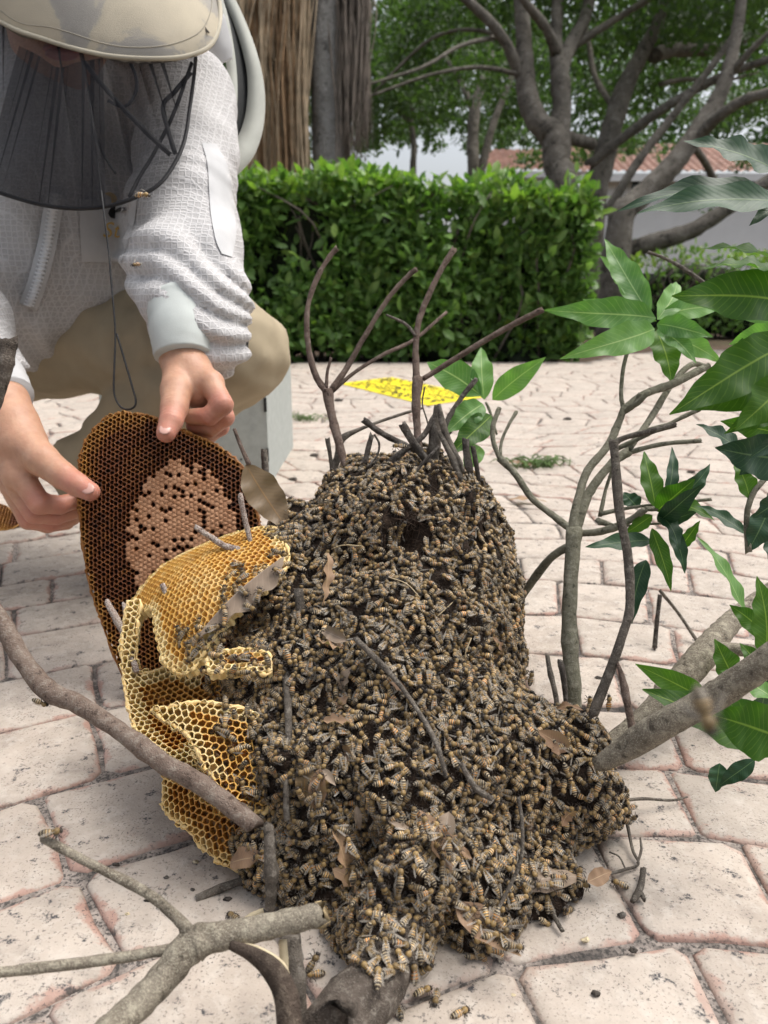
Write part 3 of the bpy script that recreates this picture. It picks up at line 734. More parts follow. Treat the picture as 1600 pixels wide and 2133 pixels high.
# ------------------------------------------------------------------ house with a tiled roof
HD = 27.0
ez = P(1400, 370, HD)[2]; hx0, hx1 = gx(1235, HD), gx(1760, HD); hy = P(1400, 370, HD)[1]
hs_ = empty('house', ((hx0 + hx1) / 2, hy, 0)); tag(hs_, 'white house with a terracotta tiled roof behind the trees', 'house')
V, F = box(((hx0 + hx1) / 2, hy + 3, ez / 2), (hx1 - hx0, 6, ez)); mk('wall', V, F, MWALL, parent=hs_, smooth=False)
V, F = box(((hx0 + hx1) / 2, hy - .45, ez - .06), (hx1 - hx0 + 1.0, .12, .24)); mk('fascia', V, F, MWHITEPAINT, parent=hs_, smooth=False)
def tiled_slope(x0, x1, y0, z0, y1, z1, parent, pitch=.3, name='roof'):
    """barrel tiles: corrugated along x, stepped along the slope"""
    xs = np.arange(x0, x1, pitch / 6); nst = 14; V = []; rows = []
    for s in range(nst):
        for e in (0, 1):
            t = (s + e) / nst; lift = .06 * (1 - e)
            rows.append([(x, y0 + (y1 - y0) * t, z0 + (z1 - z0) * t + lift + .07 * abs(math.sin(PI * x / pitch))) for x in xs])
    V = [p for r in rows for p in r]; m = len(xs)
    F = [[i * m + j, i * m + j + 1, i * m + m + j + 1, i * m + m + j] for i in range(len(rows) - 1) for j in range(m - 1)]
    return mk(name, V, F, MTERRA, parent=parent, smooth=False)
rz = P(1400, 308, HD + 3)[2]
tiled_slope(hx0 - .5, hx1, hy - .55, ez + .05, hy + 3, rz, hs_)
for px, py, w, h in ((1332, 392, 38, 34), (1560, 384, 44, 34), (1430, 394, 40, 36)):
    c = P(px, py, HD); wo, F = box((c[0], hy - .02, c[2]), (w * HD / FOC, .08, h * HD / FOC)); fr = mk('window', wo, F, MWHITEPAINT, parent=hs_, smooth=False)
    for sx in (-1, 1):
        v, F = box((c[0] + sx * w * HD / FOC * .22, hy - .075, c[2]), (w * HD / FOC * .40, .04, h * HD / FOC * .86)); mk('pane', v, F, MGLASS, parent=fr, org=c, smooth=False)
HD2 = 30.0; ez2 = P(1060, 362, HD2)[2]; x0, x1 = gx(1012, HD2), gx(1215, HD2); y2 = P(1060, 362, HD2)[1]
h2 = empty('house', ((x0 + x1) / 2, y2, 0)); tag(h2, 'low white house end with pinkish tiled roof just above the hedge', 'house')
V, F = box(((x0 + x1) / 2, y2 + 2, ez2 / 2), (x1 - x0 - .6, 4, ez2)); mk('wall', V, F, MWALL, parent=h2, smooth=False)
V, F = box(((x0 + x1) / 2, y2 - .4, ez2 - .08), (x1 - x0 + .1, .1, .22)); mk('fascia', V, F, MWHITEPAINT, parent=h2, smooth=False)
tiled_slope(x0, x1, y2 - .45, ez2, y2 + 2.5, P(1060, 318, HD2 + 2.5)[2], h2)
# ------------------------------------------------------------------ the nest
nest_base = G(840, 1800)
nest = empty('bee_nest', (nest_base[0], nest_base[1] + .05, 0))
tag(nest, 'wild bee nest with pale golden combs, a heap of dark debris standing on the pavers', 'bee nest')
nb = [  # (px, py, depth, radius)
    [(850, 1110, .745, .080), (838, 1185, .72, .092), (828, 1400, .665, .098), (812, 1620, .61, .105)],
    [(812, 1620, .61, .105), (840, 1790, .575, .083)],
    [(925, 1120, .74, .049), (926, 1290, .70, .052), (935, 1450, .66, .058)],
    [(1000, 1620, .60, .066), (1176, 1600, .60, .039)],
    [(1095, 1680, .59, .052), (1045, 1790, .57, .053)],
    [(652, 1150, .715, .047), (632, 1250, .69, .056), (600, 1390, .645, .05)],
    [(640, 1500, .61, .06), (640, 1720, .575, .05)],
    [(850, 1800, .545, .040), (838, 1900, .485, .026), (805, 1975, .445, .018)],
    [(1000, 1830, .545, .035), (985, 1930, .50, .02)],
]
nbones = [b for c in nb for b in chain(c)]
nn1, nn2 = SNoise(31, 55), SNoise(32, 160)
def nest_sdf(p):
    d = caps_sdf(nbones, .022)(p) + .0045 * nn1(p) + .0022 * nn2(p)
    # hollow in the upper front and between the lower lobes
    for q, r in ((P(840, 1125, .634), .012), (P(720, 1690, .50), .020), (P(760, 1800, .50), .025), (P(690, 1800, .5), .018)):
        e = np.sqrt(((p - q.astype(np.float32)) ** 2).sum(-1)) - r; d = -smin(-d, e, .014)
    return np.maximum(d, .001 - p[..., 2])
lo, hi = bounds(nbones, .015); lo[2] = -.006
NV, NF = snet(nest_sdf, lo, hi, .0042)
core = mk('core', NV, NF, MCORE, parent=nest)
NB = bvh_of(NV, NF)
def hit(px, py, trees):
    best = None; r = Vector(ray(px, py))
    for t in trees:
        h = t.ray_cast(Vector(CAMP), r)
        if h[0] is not None and (best is None or h[3] < best[2]): best = (np.array(h[0]), np.array(h[1]), h[3])
    return best
# dry fibres over the bare crown of the nest
rgn = np.random.default_rng(77); fib = []
for k in range(420):
    x, y = rgn.normal(850, 95), rgn.normal(1080, 55)
    h = hit(x, y, [NB])
    if h is None: continue
    p, nrm, _ = h; t = unit(np.cross(nrm, rgn.normal(size=3))); L = rgn.uniform(.006, .026)
    fib.append(tube([p + nrm * .0006, p + t * L * .5 + nrm * rgn.uniform(.001, .005), p + t * L + nrm * rgn.uniform(-.001, .006)], [.00022, .00022, .00012], 3, 3, 0, k))
V, F = joinm(fib); tag(mk('dry_fibres', V, F, MFIBRE, parent=nest), kind='stuff')
st = []
for a, b in (((1075, 1240), (1000, 1130)), ((800, 1215), (865, 1255)), ((985, 1330), (965, 1390)), ((700, 1150), (760, 1140)), ((905, 1290), (960, 1240))):
    h0, h1 = hit(*a, [NB]), hit(*b, [NB])
    if h0 and h1: st.append(tube([h0[0] + h0[1] * .006, (h0[0] + h1[0]) / 2 + h0[1] * .009, h1[0] + h1[1] * .006], [.0005] * 3, 4, 4))
for v, f in st: mk('straw', v, f, MSTRAW, parent=nest)

# ------------------------------------------------------------------ honeycomb sheets
def comb_sheet(name, outline, pts3, cell, depth, mats, tonef, parent, bulge=None, capf=None, holes=(), thick=None, skew=0.0, seed=0, rimw=.16, offs=0.0, liptone=.8):
    """outline in photo pixels on the plane through three (px, py, depth) points; hexagonal cells recessed into the face"""
    rg = np.random.default_rng(seed); A, B, C = [P(*q) for q in pts3]
    n = unit(np.cross(B - A, C - A)); n = n if np.dot(n, CAMP - A) > 0 else -n
    ex = unit((B - A) - n * np.dot(B - A, n)); ey = np.cross(n, ex)
    def on(px, py):
        r = ray(px, py); t = np.dot(A - CAMP, n) / np.dot(r, n); q = CAMP + r * t - A; return (q @ ex, q @ ey)
    poly = [on(*q) for q in outline]; hol = [[on(*q) for q in h] for h in holes]
    pa = np.array(poly); u0, v0 = pa.min(0); u1, v1 = pa.max(0)
    dx, dy = cell, cell * .866; cells = []
    cs_, sn = math.cos(skew), math.sin(skew); mid = pa.mean(0); R = max(u1 - u0, v1 - v0) * .75
    for j in range(int(-R / dy), int(R / dy) + 1):
        for i in range(int(-R / dx), int(R / dx) + 1):
            x, y = (i + .5 * (j % 2)) * dx, j * dy; cells.append((mid[0] + x * cs_ - y * sn, mid[1] + x * sn + y * cs_))
    cells = np.array(cells); ok = inpoly(cells[:, 0], cells[:, 1], poly)
    for h in hol: ok &= ~inpoly(cells[:, 0], cells[:, 1], h)
    cells = cells[ok]
    ed = polydist(cells[:, 0], cells[:, 1], poly)
    for h in hol: ed = np.minimum(ed, polydist(cells[:, 0], cells[:, 1], h))
    sn1 = SNoise(seed + 5, 30)
    def surf(u, v):
        u, v = u + .00045 * math.sin(v * 900 + seed) + .0003 * math.sin(u * 1900 + v * 700), v + .0004 * math.sin(u * 1100 - v * 600 + seed)
        z = 0.0 if bulge is None else bulge((u - u0) / (u1 - u0), (v - v0) / (v1 - v0))
        return A + ex * u + ey * v + n * (z + offs)
    vid = {}; V = []; T = []; F = []; FM = []; ang = [PI / 6 + k * PI / 3 + skew for k in range(6)]; r = cell / math.sqrt(3)
    def vtx(u, v, z, t, key=None):
        if key is not None:
            key = (round(u / cell * 7), round(v / cell * 7), round(z * 1e5))
            if key in vid: return vid[key]
        V.append(surf(u, v) + n * z); T.append(t)
        if key is not None: vid[key] = len(V) - 1
        return len(V) - 1
    ecount = {}
    dth = thick or depth + .003
    for (u, v), e in zip(cells, ed):
        px, py, _ = proj(surf(u, v)); tn = tonef(px, py, e) + .08 * rg.normal(); cap = capf is not None and capf(px, py, rg)
        jit = 1 + .05 * rg.normal()
        o = [vtx(u + r * math.cos(a), v + r * math.sin(a), 0, tn, 1) for a in ang]
        for k in range(6):
            kk = tuple(sorted((o[k], o[(k + 1) % 6]))); ecount.setdefault(kk, []).append((o[k], o[(k + 1) % 6]))
        ri = r * (1 - rimw * jit)
        if cap:
            i1 = [vtx(u + ri * .95 * math.cos(a), v + ri * .95 * math.sin(a), .0006, tn) for a in ang]
            c = vtx(u, v, .0015 + .0003 * rg.normal(), tn)
            for k in range(6): F.append([o[k], o[(k + 1) % 6], i1[(k + 1) % 6], i1[k]]); FM.append(2)
            for k in range(6): F.append([i1[k], i1[(k + 1) % 6], c]); FM.append(2)
            continue
        dd = depth * (1 + .12 * rg.normal())
        i0 = [vtx(u + ri * math.cos(a), v + ri * math.sin(a), .0002, tn) for a in ang]
        i1 = [vtx(u + ri * .93 * math.cos(a), v + ri * .93 * math.sin(a), -dd, tn) for a in ang]
        c = vtx(u, v, -dd * 1.12, tn)
        for k in range(6):
            k2 = (k + 1) % 6
            F.append([o[k], o[k2], i0[k2], i0[k]]); FM.append(0)
            F.append([i0[k], i0[k2], i1[k2], i1[k]]); FM.append(0)
            F.append([i1[k], i1[k2], c]); FM.append(1)
    # rim wall round the free edge and a plain back
    back = {}
    def bk(i):
        if i not in back: V.append(V[i] - n * dth); T.append(T[i]); back[i] = len(V) - 1
        return back[i]
    for kk, l in ecount.items():
        if len(l) == 1: a, b = l[0]; F.append([b, a, bk(a), bk(b)]); FM.append(0)
    for (u, v) in cells:
        o = [vtx(u + r * math.cos(a), v + r * math.sin(a), 0, 0, 1) for a in ang]; F.append([bk(i) for i in o][::-1]); FM.append(0)
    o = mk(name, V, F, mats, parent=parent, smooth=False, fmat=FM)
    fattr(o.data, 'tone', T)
    # uneven lip of wax along the torn edge
    rr_ = np.random.default_rng(seed + 40); pts = catmull(np.array(poly + poly[:1]), 10); pts = pts + rr_.normal(0, .0004, pts.shape)
    rad = np.clip(.0013 * (1 + .35 * np.sin(np.arange(len(pts)) * .9 + seed) + .3 * rr_.normal(size=len(pts))), .0008, .0034)
    lv, lf = tube([surf(a_, b_) - n * .0022 for a_, b_ in pts], rad, 7, 1, 0, seed, False)
    lo_ = mk('wax_lip', lv, lf, mats[0], parent=parent)
    fattr(lo_.data, 'tone', [liptone] * len(lv))
    tri = [f for f, m_ in zip(F, FM)]
    return o, np.array(V), F, n
CELL = .0051
comb_bvh = []
def gold(outline, pts3, tonef, **k):
    o, V, F, n = comb_sheet('comb', outline, pts3, k.pop('cell', CELL), k.pop('depth', .006), [MWAX, MWAX_FLOOR, MCAP], tonef, nest, **k)
    comb_bvh.append(bvh_of(V, F)); return o
# upper golden lobe
gold([(262, 1258), (288, 1246), (309, 1217), (346, 1177), (390, 1150), (443, 1124), (500, 1110), (570, 1100), (600, 1160), (560, 1230), (500, 1290), (440, 1350), (400, 1390), (372, 1400), (346, 1380), (342, 1330), (340, 1292), (300, 1290), (282, 1330), (262, 1330)],
     ((300, 1240, .672), (540, 1140, .66), (380, 1390, .585)), lambda x, y, e: .42 + .25 * math.exp(-((x - 420) ** 2 + (y - 1220) ** 2) / 6000) + (.45 if e < .006 else 0), bulge=lambda u, v: .022 * math.sin(PI * min(1, max(0, u))) * math.sin(PI * min(1, max(0, v))), seed=1, skew=.12)
# ring-shaped sheet below it with a thick pale rim
gold([(264, 1250), (292, 1250), (284, 1292), (280, 1350), (286, 1378), (355, 1362), (400, 1380), (470, 1400), (560, 1460), (580, 1560), (480, 1560), (400, 1560), (430, 1620), (400, 1622), (372, 1606), (318, 1562), (276, 1502), (256, 1430), (248, 1340)],
     ((262, 1300, .622), (560, 1480, .60), (340, 1570, .570)), lambda x, y, e: (1.0 if e < .011 and x < 420 else .22) + .0005 * (1500 - y), bulge=lambda u, v: -.028 * math.sin(PI * min(1, max(0, u * 1.25))) * math.sin(PI * min(1, max(0, v))), seed=2, cell=.0050, skew=-.1, depth=.007)
# pale spur pointing left
gold([(312, 1480), (350, 1474), (400, 1468), (470, 1474), (545, 1500), (580, 1580), (560, 1680), (520, 1690), (470, 1690), (452, 1640), (425, 1596), (390, 1535), (350, 1506)],
     ((320, 1480, .552), (550, 1530, .56), (470, 1670, .535)), lambda x, y, e: .95 if (e < .008 and y < 1620) else .45, bulge=lambda u, v: .012 * math.sin(PI * min(1, max(0, u))), seed=3, cell=.0053, depth=.0075, rimw=.15)
# bottom sheet resting on the pavers
gold([(340, 1600), (375, 1606), (440, 1650), (520, 1700), (580, 1760), (570, 1812), (505, 1812), (448, 1778), (395, 1722), (345, 1690), (340, 1655)],
     ((345, 1640, .575), (560, 1720, .555), (500, 1805, .552)), lambda x, y, e: .72 if e < .007 else .12, seed=4, cell=.0051, rimw=.16, bulge=lambda u, v: .01 * math.sin(PI * min(1, max(0, u))))
# small dark-centred piece among the bees
gold([(430, 1370), (470, 1352), (520, 1348), (560, 1360), (560, 1400), (520, 1395), (480, 1392), (440, 1398)], ((430, 1380, .565), (560, 1370, .572), (500, 1400, .56)), lambda x, y, e: .9 if e < .006 else .1, seed=6, cell=.0053, depth=.008)
# orange piece at the top beside the standing dry leaf
gold([(505, 1108), (530, 1103), (575, 1100), (600, 1130), (590, 1180), (545, 1180), (520, 1150)], ((510, 1110, .70), (600, 1110, .70), (550, 1170, .67)), lambda x, y, e: .35, seed=5)
for l in ([(222, 1252, .66, 7), (240, 1285, .65, 9), (262, 1330, .64, 8), (285, 1400, .62, 8)], [(258, 1256, .655, 5), (266, 1320, .645, 6)], [(405, 1096, .655, 6), (440, 1120, .655, 8), (475, 1140, .65, 8), (525, 1150, .65, 8)],
          [(338, 1217, .632, 6), (352, 1245, .632, 8), (378, 1262, .628, 12), (396, 1285, .622, 9), (430, 1330, .62, 8)], [(500, 1030, .66, 6), (512, 1090, .66, 7), (528, 1150, .66, 8)]):
    V, F = tubes(l, 7, 5, .08, 3); mk('stub', V, F, MBARK_STUB, parent=nest)

# ------------------------------------------------------------------ the brood comb held up behind the nest
hc_out = [(250, 852), (300, 860), (340, 878), (400, 903), (450, 926), (500, 968), (522, 1010), (532, 1070), (548, 1130), (565, 1220), (560, 1330), (530, 1420), (440, 1462), (330, 1462), (252, 1418), (212, 1310), (182, 1215), (165, 1110), (157, 1020), (160, 935), (185, 888), (215, 860)]
hb = G(340, 1470); held = empty('brood_comb', (hb[0], hb[1], 0)); tag(held, 'large dark brown brood comb with tan capped patch held up in both hands', 'honeycomb')
capoly = [(335, 962), (405, 955), (440, 985), (480, 1040), (502, 1100), (500, 1160), (470, 1210), (420, 1215), (370, 1240), (320, 1232), (285, 1215), (262, 1180), (258, 1130), (268, 1080), (292, 1030), (312, 990)]
capn = SNoise(91, .06)
def capf(px, py, rg):
    if not inpoly(np.array(px), np.array(py), capoly): return False
    dd = polydist(np.array(px), np.array(py), capoly); op = .14 + .45 * math.exp(-((px - 380) ** 2 / 1500 + (py - 1130) ** 2 / 9000)) * (capn(np.array((px, py, 0.0), np.float32)) > .2)
    return rg.random() > op and (dd > 9 or rg.random() > .35)
def htone(px, py, e):
    t = .30
    if e < .009: t = .45
    if py < 1000 and px < 300 and e < .02: t = .80 - (e / .02) * .35
    if e < .004: t = .75
    return t + (.22 if py > 1250 else 0) * (1 if px < 330 else 0)
HP = ((340, 880, .797), (520, 1000, .792), (300, 1440, .775))
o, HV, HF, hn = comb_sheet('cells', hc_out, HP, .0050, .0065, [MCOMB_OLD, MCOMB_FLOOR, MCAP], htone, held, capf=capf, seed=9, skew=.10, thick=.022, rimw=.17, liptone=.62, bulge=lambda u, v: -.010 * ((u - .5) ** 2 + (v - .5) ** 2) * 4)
HB_ = bvh_of(HV, HF)
# torn scrap of comb on the paving at the far left
sc = G(10, 1098); frag = empty('comb_fragment', (sc[0], sc[1], 0)); tag(frag, 'broken brown scrap of comb lying on the pavers at the left edge', 'honeycomb')
q = [P(-60, 1040, 1.36), P(46, 1078, 1.36), P(-20, 1100, 1.34)]
d0 = proj(sc)[2]
comb_sheet('cells', [(-70, 1045), (5, 1050), (25, 1066), (47, 1074), (40, 1090), (10, 1102), (-70, 1108)], ((-60, 1045, d0 + .02), (40, 1080, d0), (-20, 1104, d0 - .03)), .0062, .008, [MCOMB_OLD, MCOMB_FLOOR, MCAP], lambda x, y, e: .7 if x < 20 else .35, frag, seed=12, thick=.02)
# ------------------------------------------------------------------ cut branches and twigs
BR = {}
def branch(name, label, stems, m, group=None, twigs=(), cut=True, seed=0, knots=2, tm=None, rs=1.0):
    """stems: first is the main stem; the others become its forks"""
    if name == 'forked_stem': rs = .78
    stems = [[(a, b, c, r * rs) for a, b, c, r in s] for s in stems]
    V, F = tubes(stems[0], 14, 8, .022, seed, knots)
    o = mk(name, V, F, m, org=None); tag(o, label, 'branch', group)
    BR[label] = (V, F)
    for i, s in enumerate(stems[1:]):
        v, f = tubes(s, 9, 7, .04, seed + i + 1, 1); mk('fork', v, f, m, parent=o)
    for i, s in enumerate(twigs):
        v, f = tubes(s, 6, 6, .06, seed + i + 30, 0); mk('twig', v, f, tm or MBARK_TWIG, parent=o)
    return o
# big limb entering from the right
big = branch('mango_branch', 'thick speckled mango branch entering the bee cluster from the right', [
    [(1250, 1590, .545, 22), (1325, 1545, .53, 33), (1390, 1505, .515, 34), (1480, 1458, .50, 35), (1560, 1402, .485, 36), (1680, 1320, .465, 37)]], MBARK, seed=1, knots=0)
branch('mango_branch', 'grey-green branch lying behind the thick speckled one', [
    [(1250, 1570, .66, 26), (1330, 1510, .68, 30), (1400, 1440, .70, 32), (1460, 1370, .72, 34), (1510, 1310, .75, 26), (1560, 1265, .78, 22), (1680, 1180, .84, 20)],
    [(1465, 1360, .72, 20), (1510, 1352, .72, 18), (1580, 1358, .71, 17), (1680, 1368, .70, 16)],
    [(1440, 1395, .70, 12), (1405, 1440, .69, 9)]], MBARK, seed=2)
# upright leafy stem
up1 = branch('mango_branch', 'upright grey-green stem with leafy shoots right of the bee cluster', [
    [(1195, 1500, .655, 22), (1190, 1400, .66, 20), (1186, 1300, .67, 18), (1190, 1200, .68, 18), (1196, 1105, .69, 20)],
    [(1194, 1110, .69, 16), (1205, 1040, .70, 11), (1225, 980, .71, 10), (1265, 930, .72, 9), (1285, 890, .73, 9), (1300, 850, .735, 9)],
    [(1200, 1105, .69, 14), (1225, 1030, .70, 11), (1270, 970, .705, 11), (1310, 940, .71, 12)],
    [(1310, 935, .71, 9), (1350, 880, .74, 8), (1400, 800, .77, 7), (1440, 760, .79, 7), (1475, 765, .80, 6)],
    [(1192, 1105, .69, 9), (1160, 1080, .70, 8), (1110, 1040, .71, 8), (1075, 990, .72, 8), (1042, 955, .725, 10)],
    [(1042, 958, .725, 6), (1028, 920, .73, 6), (1028, 885, .735, 6), (1040, 850, .74, 6)], [(1042, 958, .725, 5), (1045, 920, .73, 4), (1060, 885, .735, 4), (1076, 858, .74, 5)],
    [(1190, 1135, .685, 10), (1150, 1160, .70, 10), (1110, 1210, .72, 10), (1066, 1270, .74, 10)],
    [(1205, 1112, .69, 8), (1260, 1105, .68, 9), (1310, 1085, .67, 8), (1345, 1060, .66, 8)],
    [(1298, 852, .735, 8), (1340, 822, .74, 9), (1400, 800, .745, 10), (1460, 770, .75, 9), (1478, 762, .752, 8)],
    [(1300, 855, .735, 6), (1294, 820, .74, 5), (1300, 760, .745, 5), (1318, 700, .75, 5), (1328, 690, .75, 4)],
    [(1312, 942, .71, 6), (1380, 925, .70, 6), (1460, 918, .69, 6)],
    [(1285, 935, .715, 7), (1370, 895, .70, 5), (1420, 870, .695, 5), (1458, 852, .69, 6)],
    [(1280, 920, .72, 7), (1350, 895, .71, 5), (1400, 885, .705, 7)],
    [(1250, 1075, .70, 5), (1262, 1020, .71, 4), (1275, 980, .715, 4)],
    [(1300, 858, .735, 7), (1320, 845, .725, 6), (1334, 820, .72, 5)], [(1310, 850, .73, 6), (1330, 838, .72, 7), (1352, 815, .715, 6)],
    [(1245, 1085, .685, 9), (1290, 1095, .68, 3), (1380, 1090, .67, 3)], [(1250, 1070, .685, 6), (1330, 1055, .68, 4), (1482, 1040, .66, 4)]], MBARK_GREEN, seed=3)
branch('mango_branch', 'slim crooked brown stem leaning in front of the upright grey-green one', [
    [(1235, 1490, .57, 12), (1262, 1420, .572, 12), (1298, 1320, .575, 11), (1312, 1260, .58, 11), (1308, 1160, .585, 11), (1290, 1060, .59, 11), (1282, 960, .60, 10), (1278, 920, .605, 12)],
    [(1280, 925, .605, 8), (1300, 912, .605, 6), (1350, 900, .60, 7), (1408, 884, .595, 7)]], MBARK_TWIG, seed=4)
branch('mango_branch', 'reddish stripped twig standing beside the crooked brown stem', [[(1320, 1530, .555, 9), (1306, 1460, .56, 9), (1296, 1410, .565, 7), (1286, 1380, .57, 4)]], MBARK_RED, seed=5)
# forked stems standing on top of the nest
branch('forked_stem', 'reddish forked stem with four prongs standing left on the nest top', [
    [(735, 1010, .74, 13), (720, 970, .745, 12), (700, 900, .755, 13), (688, 850, .76, 14), (682, 812, .765, 17)],
    [(680, 818, .765, 11), (655, 775, .77, 10), (640, 700, .775, 9), (643, 630, .78, 8), (665, 570, .785, 8), (690, 530, .79, 7), (702, 517, .79, 9)],
    [(690, 812, .765, 9), (720, 770, .77, 9), (760, 700, .775, 8), (810, 620, .78, 8), (850, 575, .785, 8), (866, 562, .785, 9)],
    [(692, 815, .77, 7), (740, 775, .785, 6), (800, 738, .80, 6), (862, 708, .815, 6), (930, 650, .84, 5)],
    [(680, 808, .765, 6), (682, 775, .765, 5), (690, 745, .765, 4)]], MBARK_RED, seed=6, knots=3)
branch('forked_stem', 'reddish two-pronged stem standing in the middle of the nest top', [
    [(872, 935, .72, 12), (869, 890, .725, 12), (867, 840, .73, 13), (870, 790, .735, 17)],
    [(868, 795, .735, 13), (866, 730, .74, 10), (872, 670, .745, 10), (895, 610, .75, 9), (920, 560, .755, 8), (945, 520, .76, 10)],
    [(880, 790, .735, 9), (920, 765, .735, 9), (1000, 715, .73, 9), (1070, 675, .725, 9), (1130, 645, .72, 10)]], MBARK_RED, seed=7,
    twigs=[[(866, 700, .74, 4), (845, 675, .745, 4), (806, 656, .75, 3)], [(885, 805, .74, 2), (880, 840, .74, 2), (888, 870, .735, 2), (894, 890, .735, 2)]])
branch('forked_stem', 'thin brown shoot slanting behind the nest top', [[(690, 990, .80, 11), (705, 950, .80, 12), (712, 915, .80, 12), (760, 890, .805, 5), (830, 865, .815, 5), (880, 850, .82, 4)], [(692, 985, .80, 6), (688, 950, .80, 6), (682, 912, .80, 8)]], MBARK_TWIG, seed=8)
branch('twig', 'dark twig crossing the nest top with a broken upper end', [[(930, 900, .78, 12), (938, 870, .785, 9), (960, 830, .79, 6), (992, 790, .795, 6)]], MBARK_DARK, seed=9)
# tangle of dark sticks at the crown of the nest
tang = [([(758, 875, .70, 7), (800, 905, .70, 7), (860, 935, .70, 6), (900, 960, .695, 5)], 'knobbly dark twig reaching left from the nest crown'),
        ([(838, 884, .68, 10), (860, 920, .682, 10), (890, 960, .685, 9), (920, 990, .69, 7)], 'thick dark stub pointing up left at the nest crown'),
        ([(800, 975, .69, 7), (840, 940, .69, 7), (880, 910, .695, 7), (905, 870, .70, 7), (912, 850, .70, 5)], 'dark stick rising to the right at the nest crown'),
        ([(912, 845, .70, 9), (908, 880, .70, 11), (905, 930, .70, 14), (900, 985, .70, 14)], 'broad grey splintered stump at the nest crown'),
        ([(914, 842, .69, 5), (922, 880, .69, 8), (935, 920, .69, 8), (955, 960, .69, 8), (965, 985, .69, 6)], 'jagged grey splinter beside the broad stump'),
        ([(970, 915, .68, 9), (972, 945, .68, 9), (980, 985, .68, 8)], 'short dark peg near the right shoulder of the nest'),
        ([(985, 930, .68, 6), (990, 955, .68, 6), (998, 1000, .685, 5)], 'thin brown peg at the right shoulder of the nest'),
        ([(775, 905, .69, 5), (768, 930, .69, 6), (760, 965, .69, 6)], 'small upright twig at the left of the nest crown'),
        ([(780, 905, .69, 2.5), (790, 925, .69, 2.5), (785, 950, .69, 2.5), (765, 975, .69, 2.5)], 'thin looping tendril at the left of the nest crown'),
        ([(915, 930, .675, 4), (885, 960, .672, 4), (850, 1000, .668, 4), (810, 1030, .664, 3)], 'thin black rootlet lying across the front of the crown'),
        ([(960, 1000, .68, 8), (945, 960, .685, 8), (915, 900, .69, 6)], 'brown stick propped against the broad stump')]
for i, (l, lab) in enumerate(tang):
    branch('twig', lab, [l], MBARK_DARK if i not in (3, 4, 10) else MBARK_TWIG, seed=40 + i, knots=3)
# sticks showing through the bees
branch('twig', 'pale stub standing upright among the bees at the left', [[(622, 1228, .60, 12), (627, 1290, .60, 11), (632, 1352, .61, 11)]], MBARK_TWIG, seed=60)
branch('twig', 'pale stub leaning right among the bees at the left', [[(732, 1280, .58, 12), (705, 1310, .582, 12), (655, 1365, .59, 14)]], MBARK_TWIG, seed=61)
for i, (l, lab) in enumerate([
    ([(592, 1350, .585, 9), (598, 1440, .56, 8), (602, 1560, .535, 8), (596, 1650, .52, 8), (598, 1710, .515, 7)], 'long dark twig running down the left side of the cluster'),
    ([(740, 1330, .55, 7), (800, 1390, .54, 7), (850, 1450, .53, 6), (905, 1540, .51, 6), (930, 1620, .50, 5)], 'brown twig slanting down through the middle of the cluster'),
    ([(960, 1590, .492, 6), (990, 1640, .488, 7), (1025, 1665, .488, 6)], 'short brown twig at the lower right of the cluster'),
    ([(1080, 1660, .50, 5), (1088, 1720, .492, 5), (1085, 1790, .488, 5), (1060, 1850, .485, 5), (1030, 1910, .48, 4)], 'thin bowed twig hanging on the lower right of the cluster'),
    ([(560, 1720, .50, 12), (562, 1780, .497, 15), (565, 1840, .497, 15), (562, 1895, .50, 12)], 'pale lichen-covered stub at the lower left of the cluster'),
    ([(1010, 1945, .475, 5), (1050, 1935, .478, 5), (1090, 1928, .48, 3)], 'small grey twig sticking out at the bottom right'),
    ([(1140, 1365, .63, 5), (1146, 1400, .625, 6), (1158, 1450, .62, 6), (1165, 1510, .61, 6)], 'pale peg standing where the cluster meets the upright stem'),
    ([(1166, 1375, .635, 7), (1172, 1400, .63, 8), (1178, 1450, .63, 6), (1180, 1510, .625, 5)], 'small black stub beside the upright stem'),
    ([(550, 938, .86, 7), (552, 965, .86, 8), (556, 1005, .86, 7)], 'purplish stub standing in front of the grey box')]):
    branch('twig', lab, [l], MBARK_TWIG if i != 7 else MBARK_DARK, seed=70 + i, knots=3)
# left branch over the combs
branch('mango_branch', 'long brown branch sweeping in from the left over the lower combs', [
    [(-60, 1190, .62, 17), (0, 1290, .60, 19), (45, 1370, .585, 21), (100, 1438, .57, 25), (165, 1468, .56, 23), (260, 1530, .545, 22), (340, 1590, .53, 25), (420, 1635, .52, 25), (530, 1720, .51, 22)]], MBARK_RED2, seed=10, knots=3)
# fork at the bottom left
frk = branch('mango_branch', 'broken forked branch in the bottom corner with torn bark', [
    [(672, 1903, .405, 28), (600, 1920, .402, 30), (520, 1940, .40, 31), (440, 1955, .398, 34), (395, 1972, .396, 40), (330, 2050, .385, 36), (230, 2150, .365, 36), (120, 2260, .345, 36)],
    [(400, 1955, .397, 20), (375, 1920, .40, 14), (320, 1870, .405, 12), (260, 1835, .41, 12), (170, 1790, .415, 11), (88, 1745, .42, 10)],
    [(390, 1970, .396, 18), (350, 1978, .396, 13), (250, 1995, .395, 13), (120, 2012, .39, 13), (-40, 2030, .385, 13)]], MBARK, seed=11, knots=2)
c0 = P(672, 1903, .405); t0 = unit(P(672, 1903, .405) - P(600, 1920, .402)); cv, cf = tube([c0 + t0 * .0002, c0 + t0 * .0012], [.0066, .0060], 12, 1, .03, 2); mk('cut_end', cv, cf, MCUT, parent=frk)
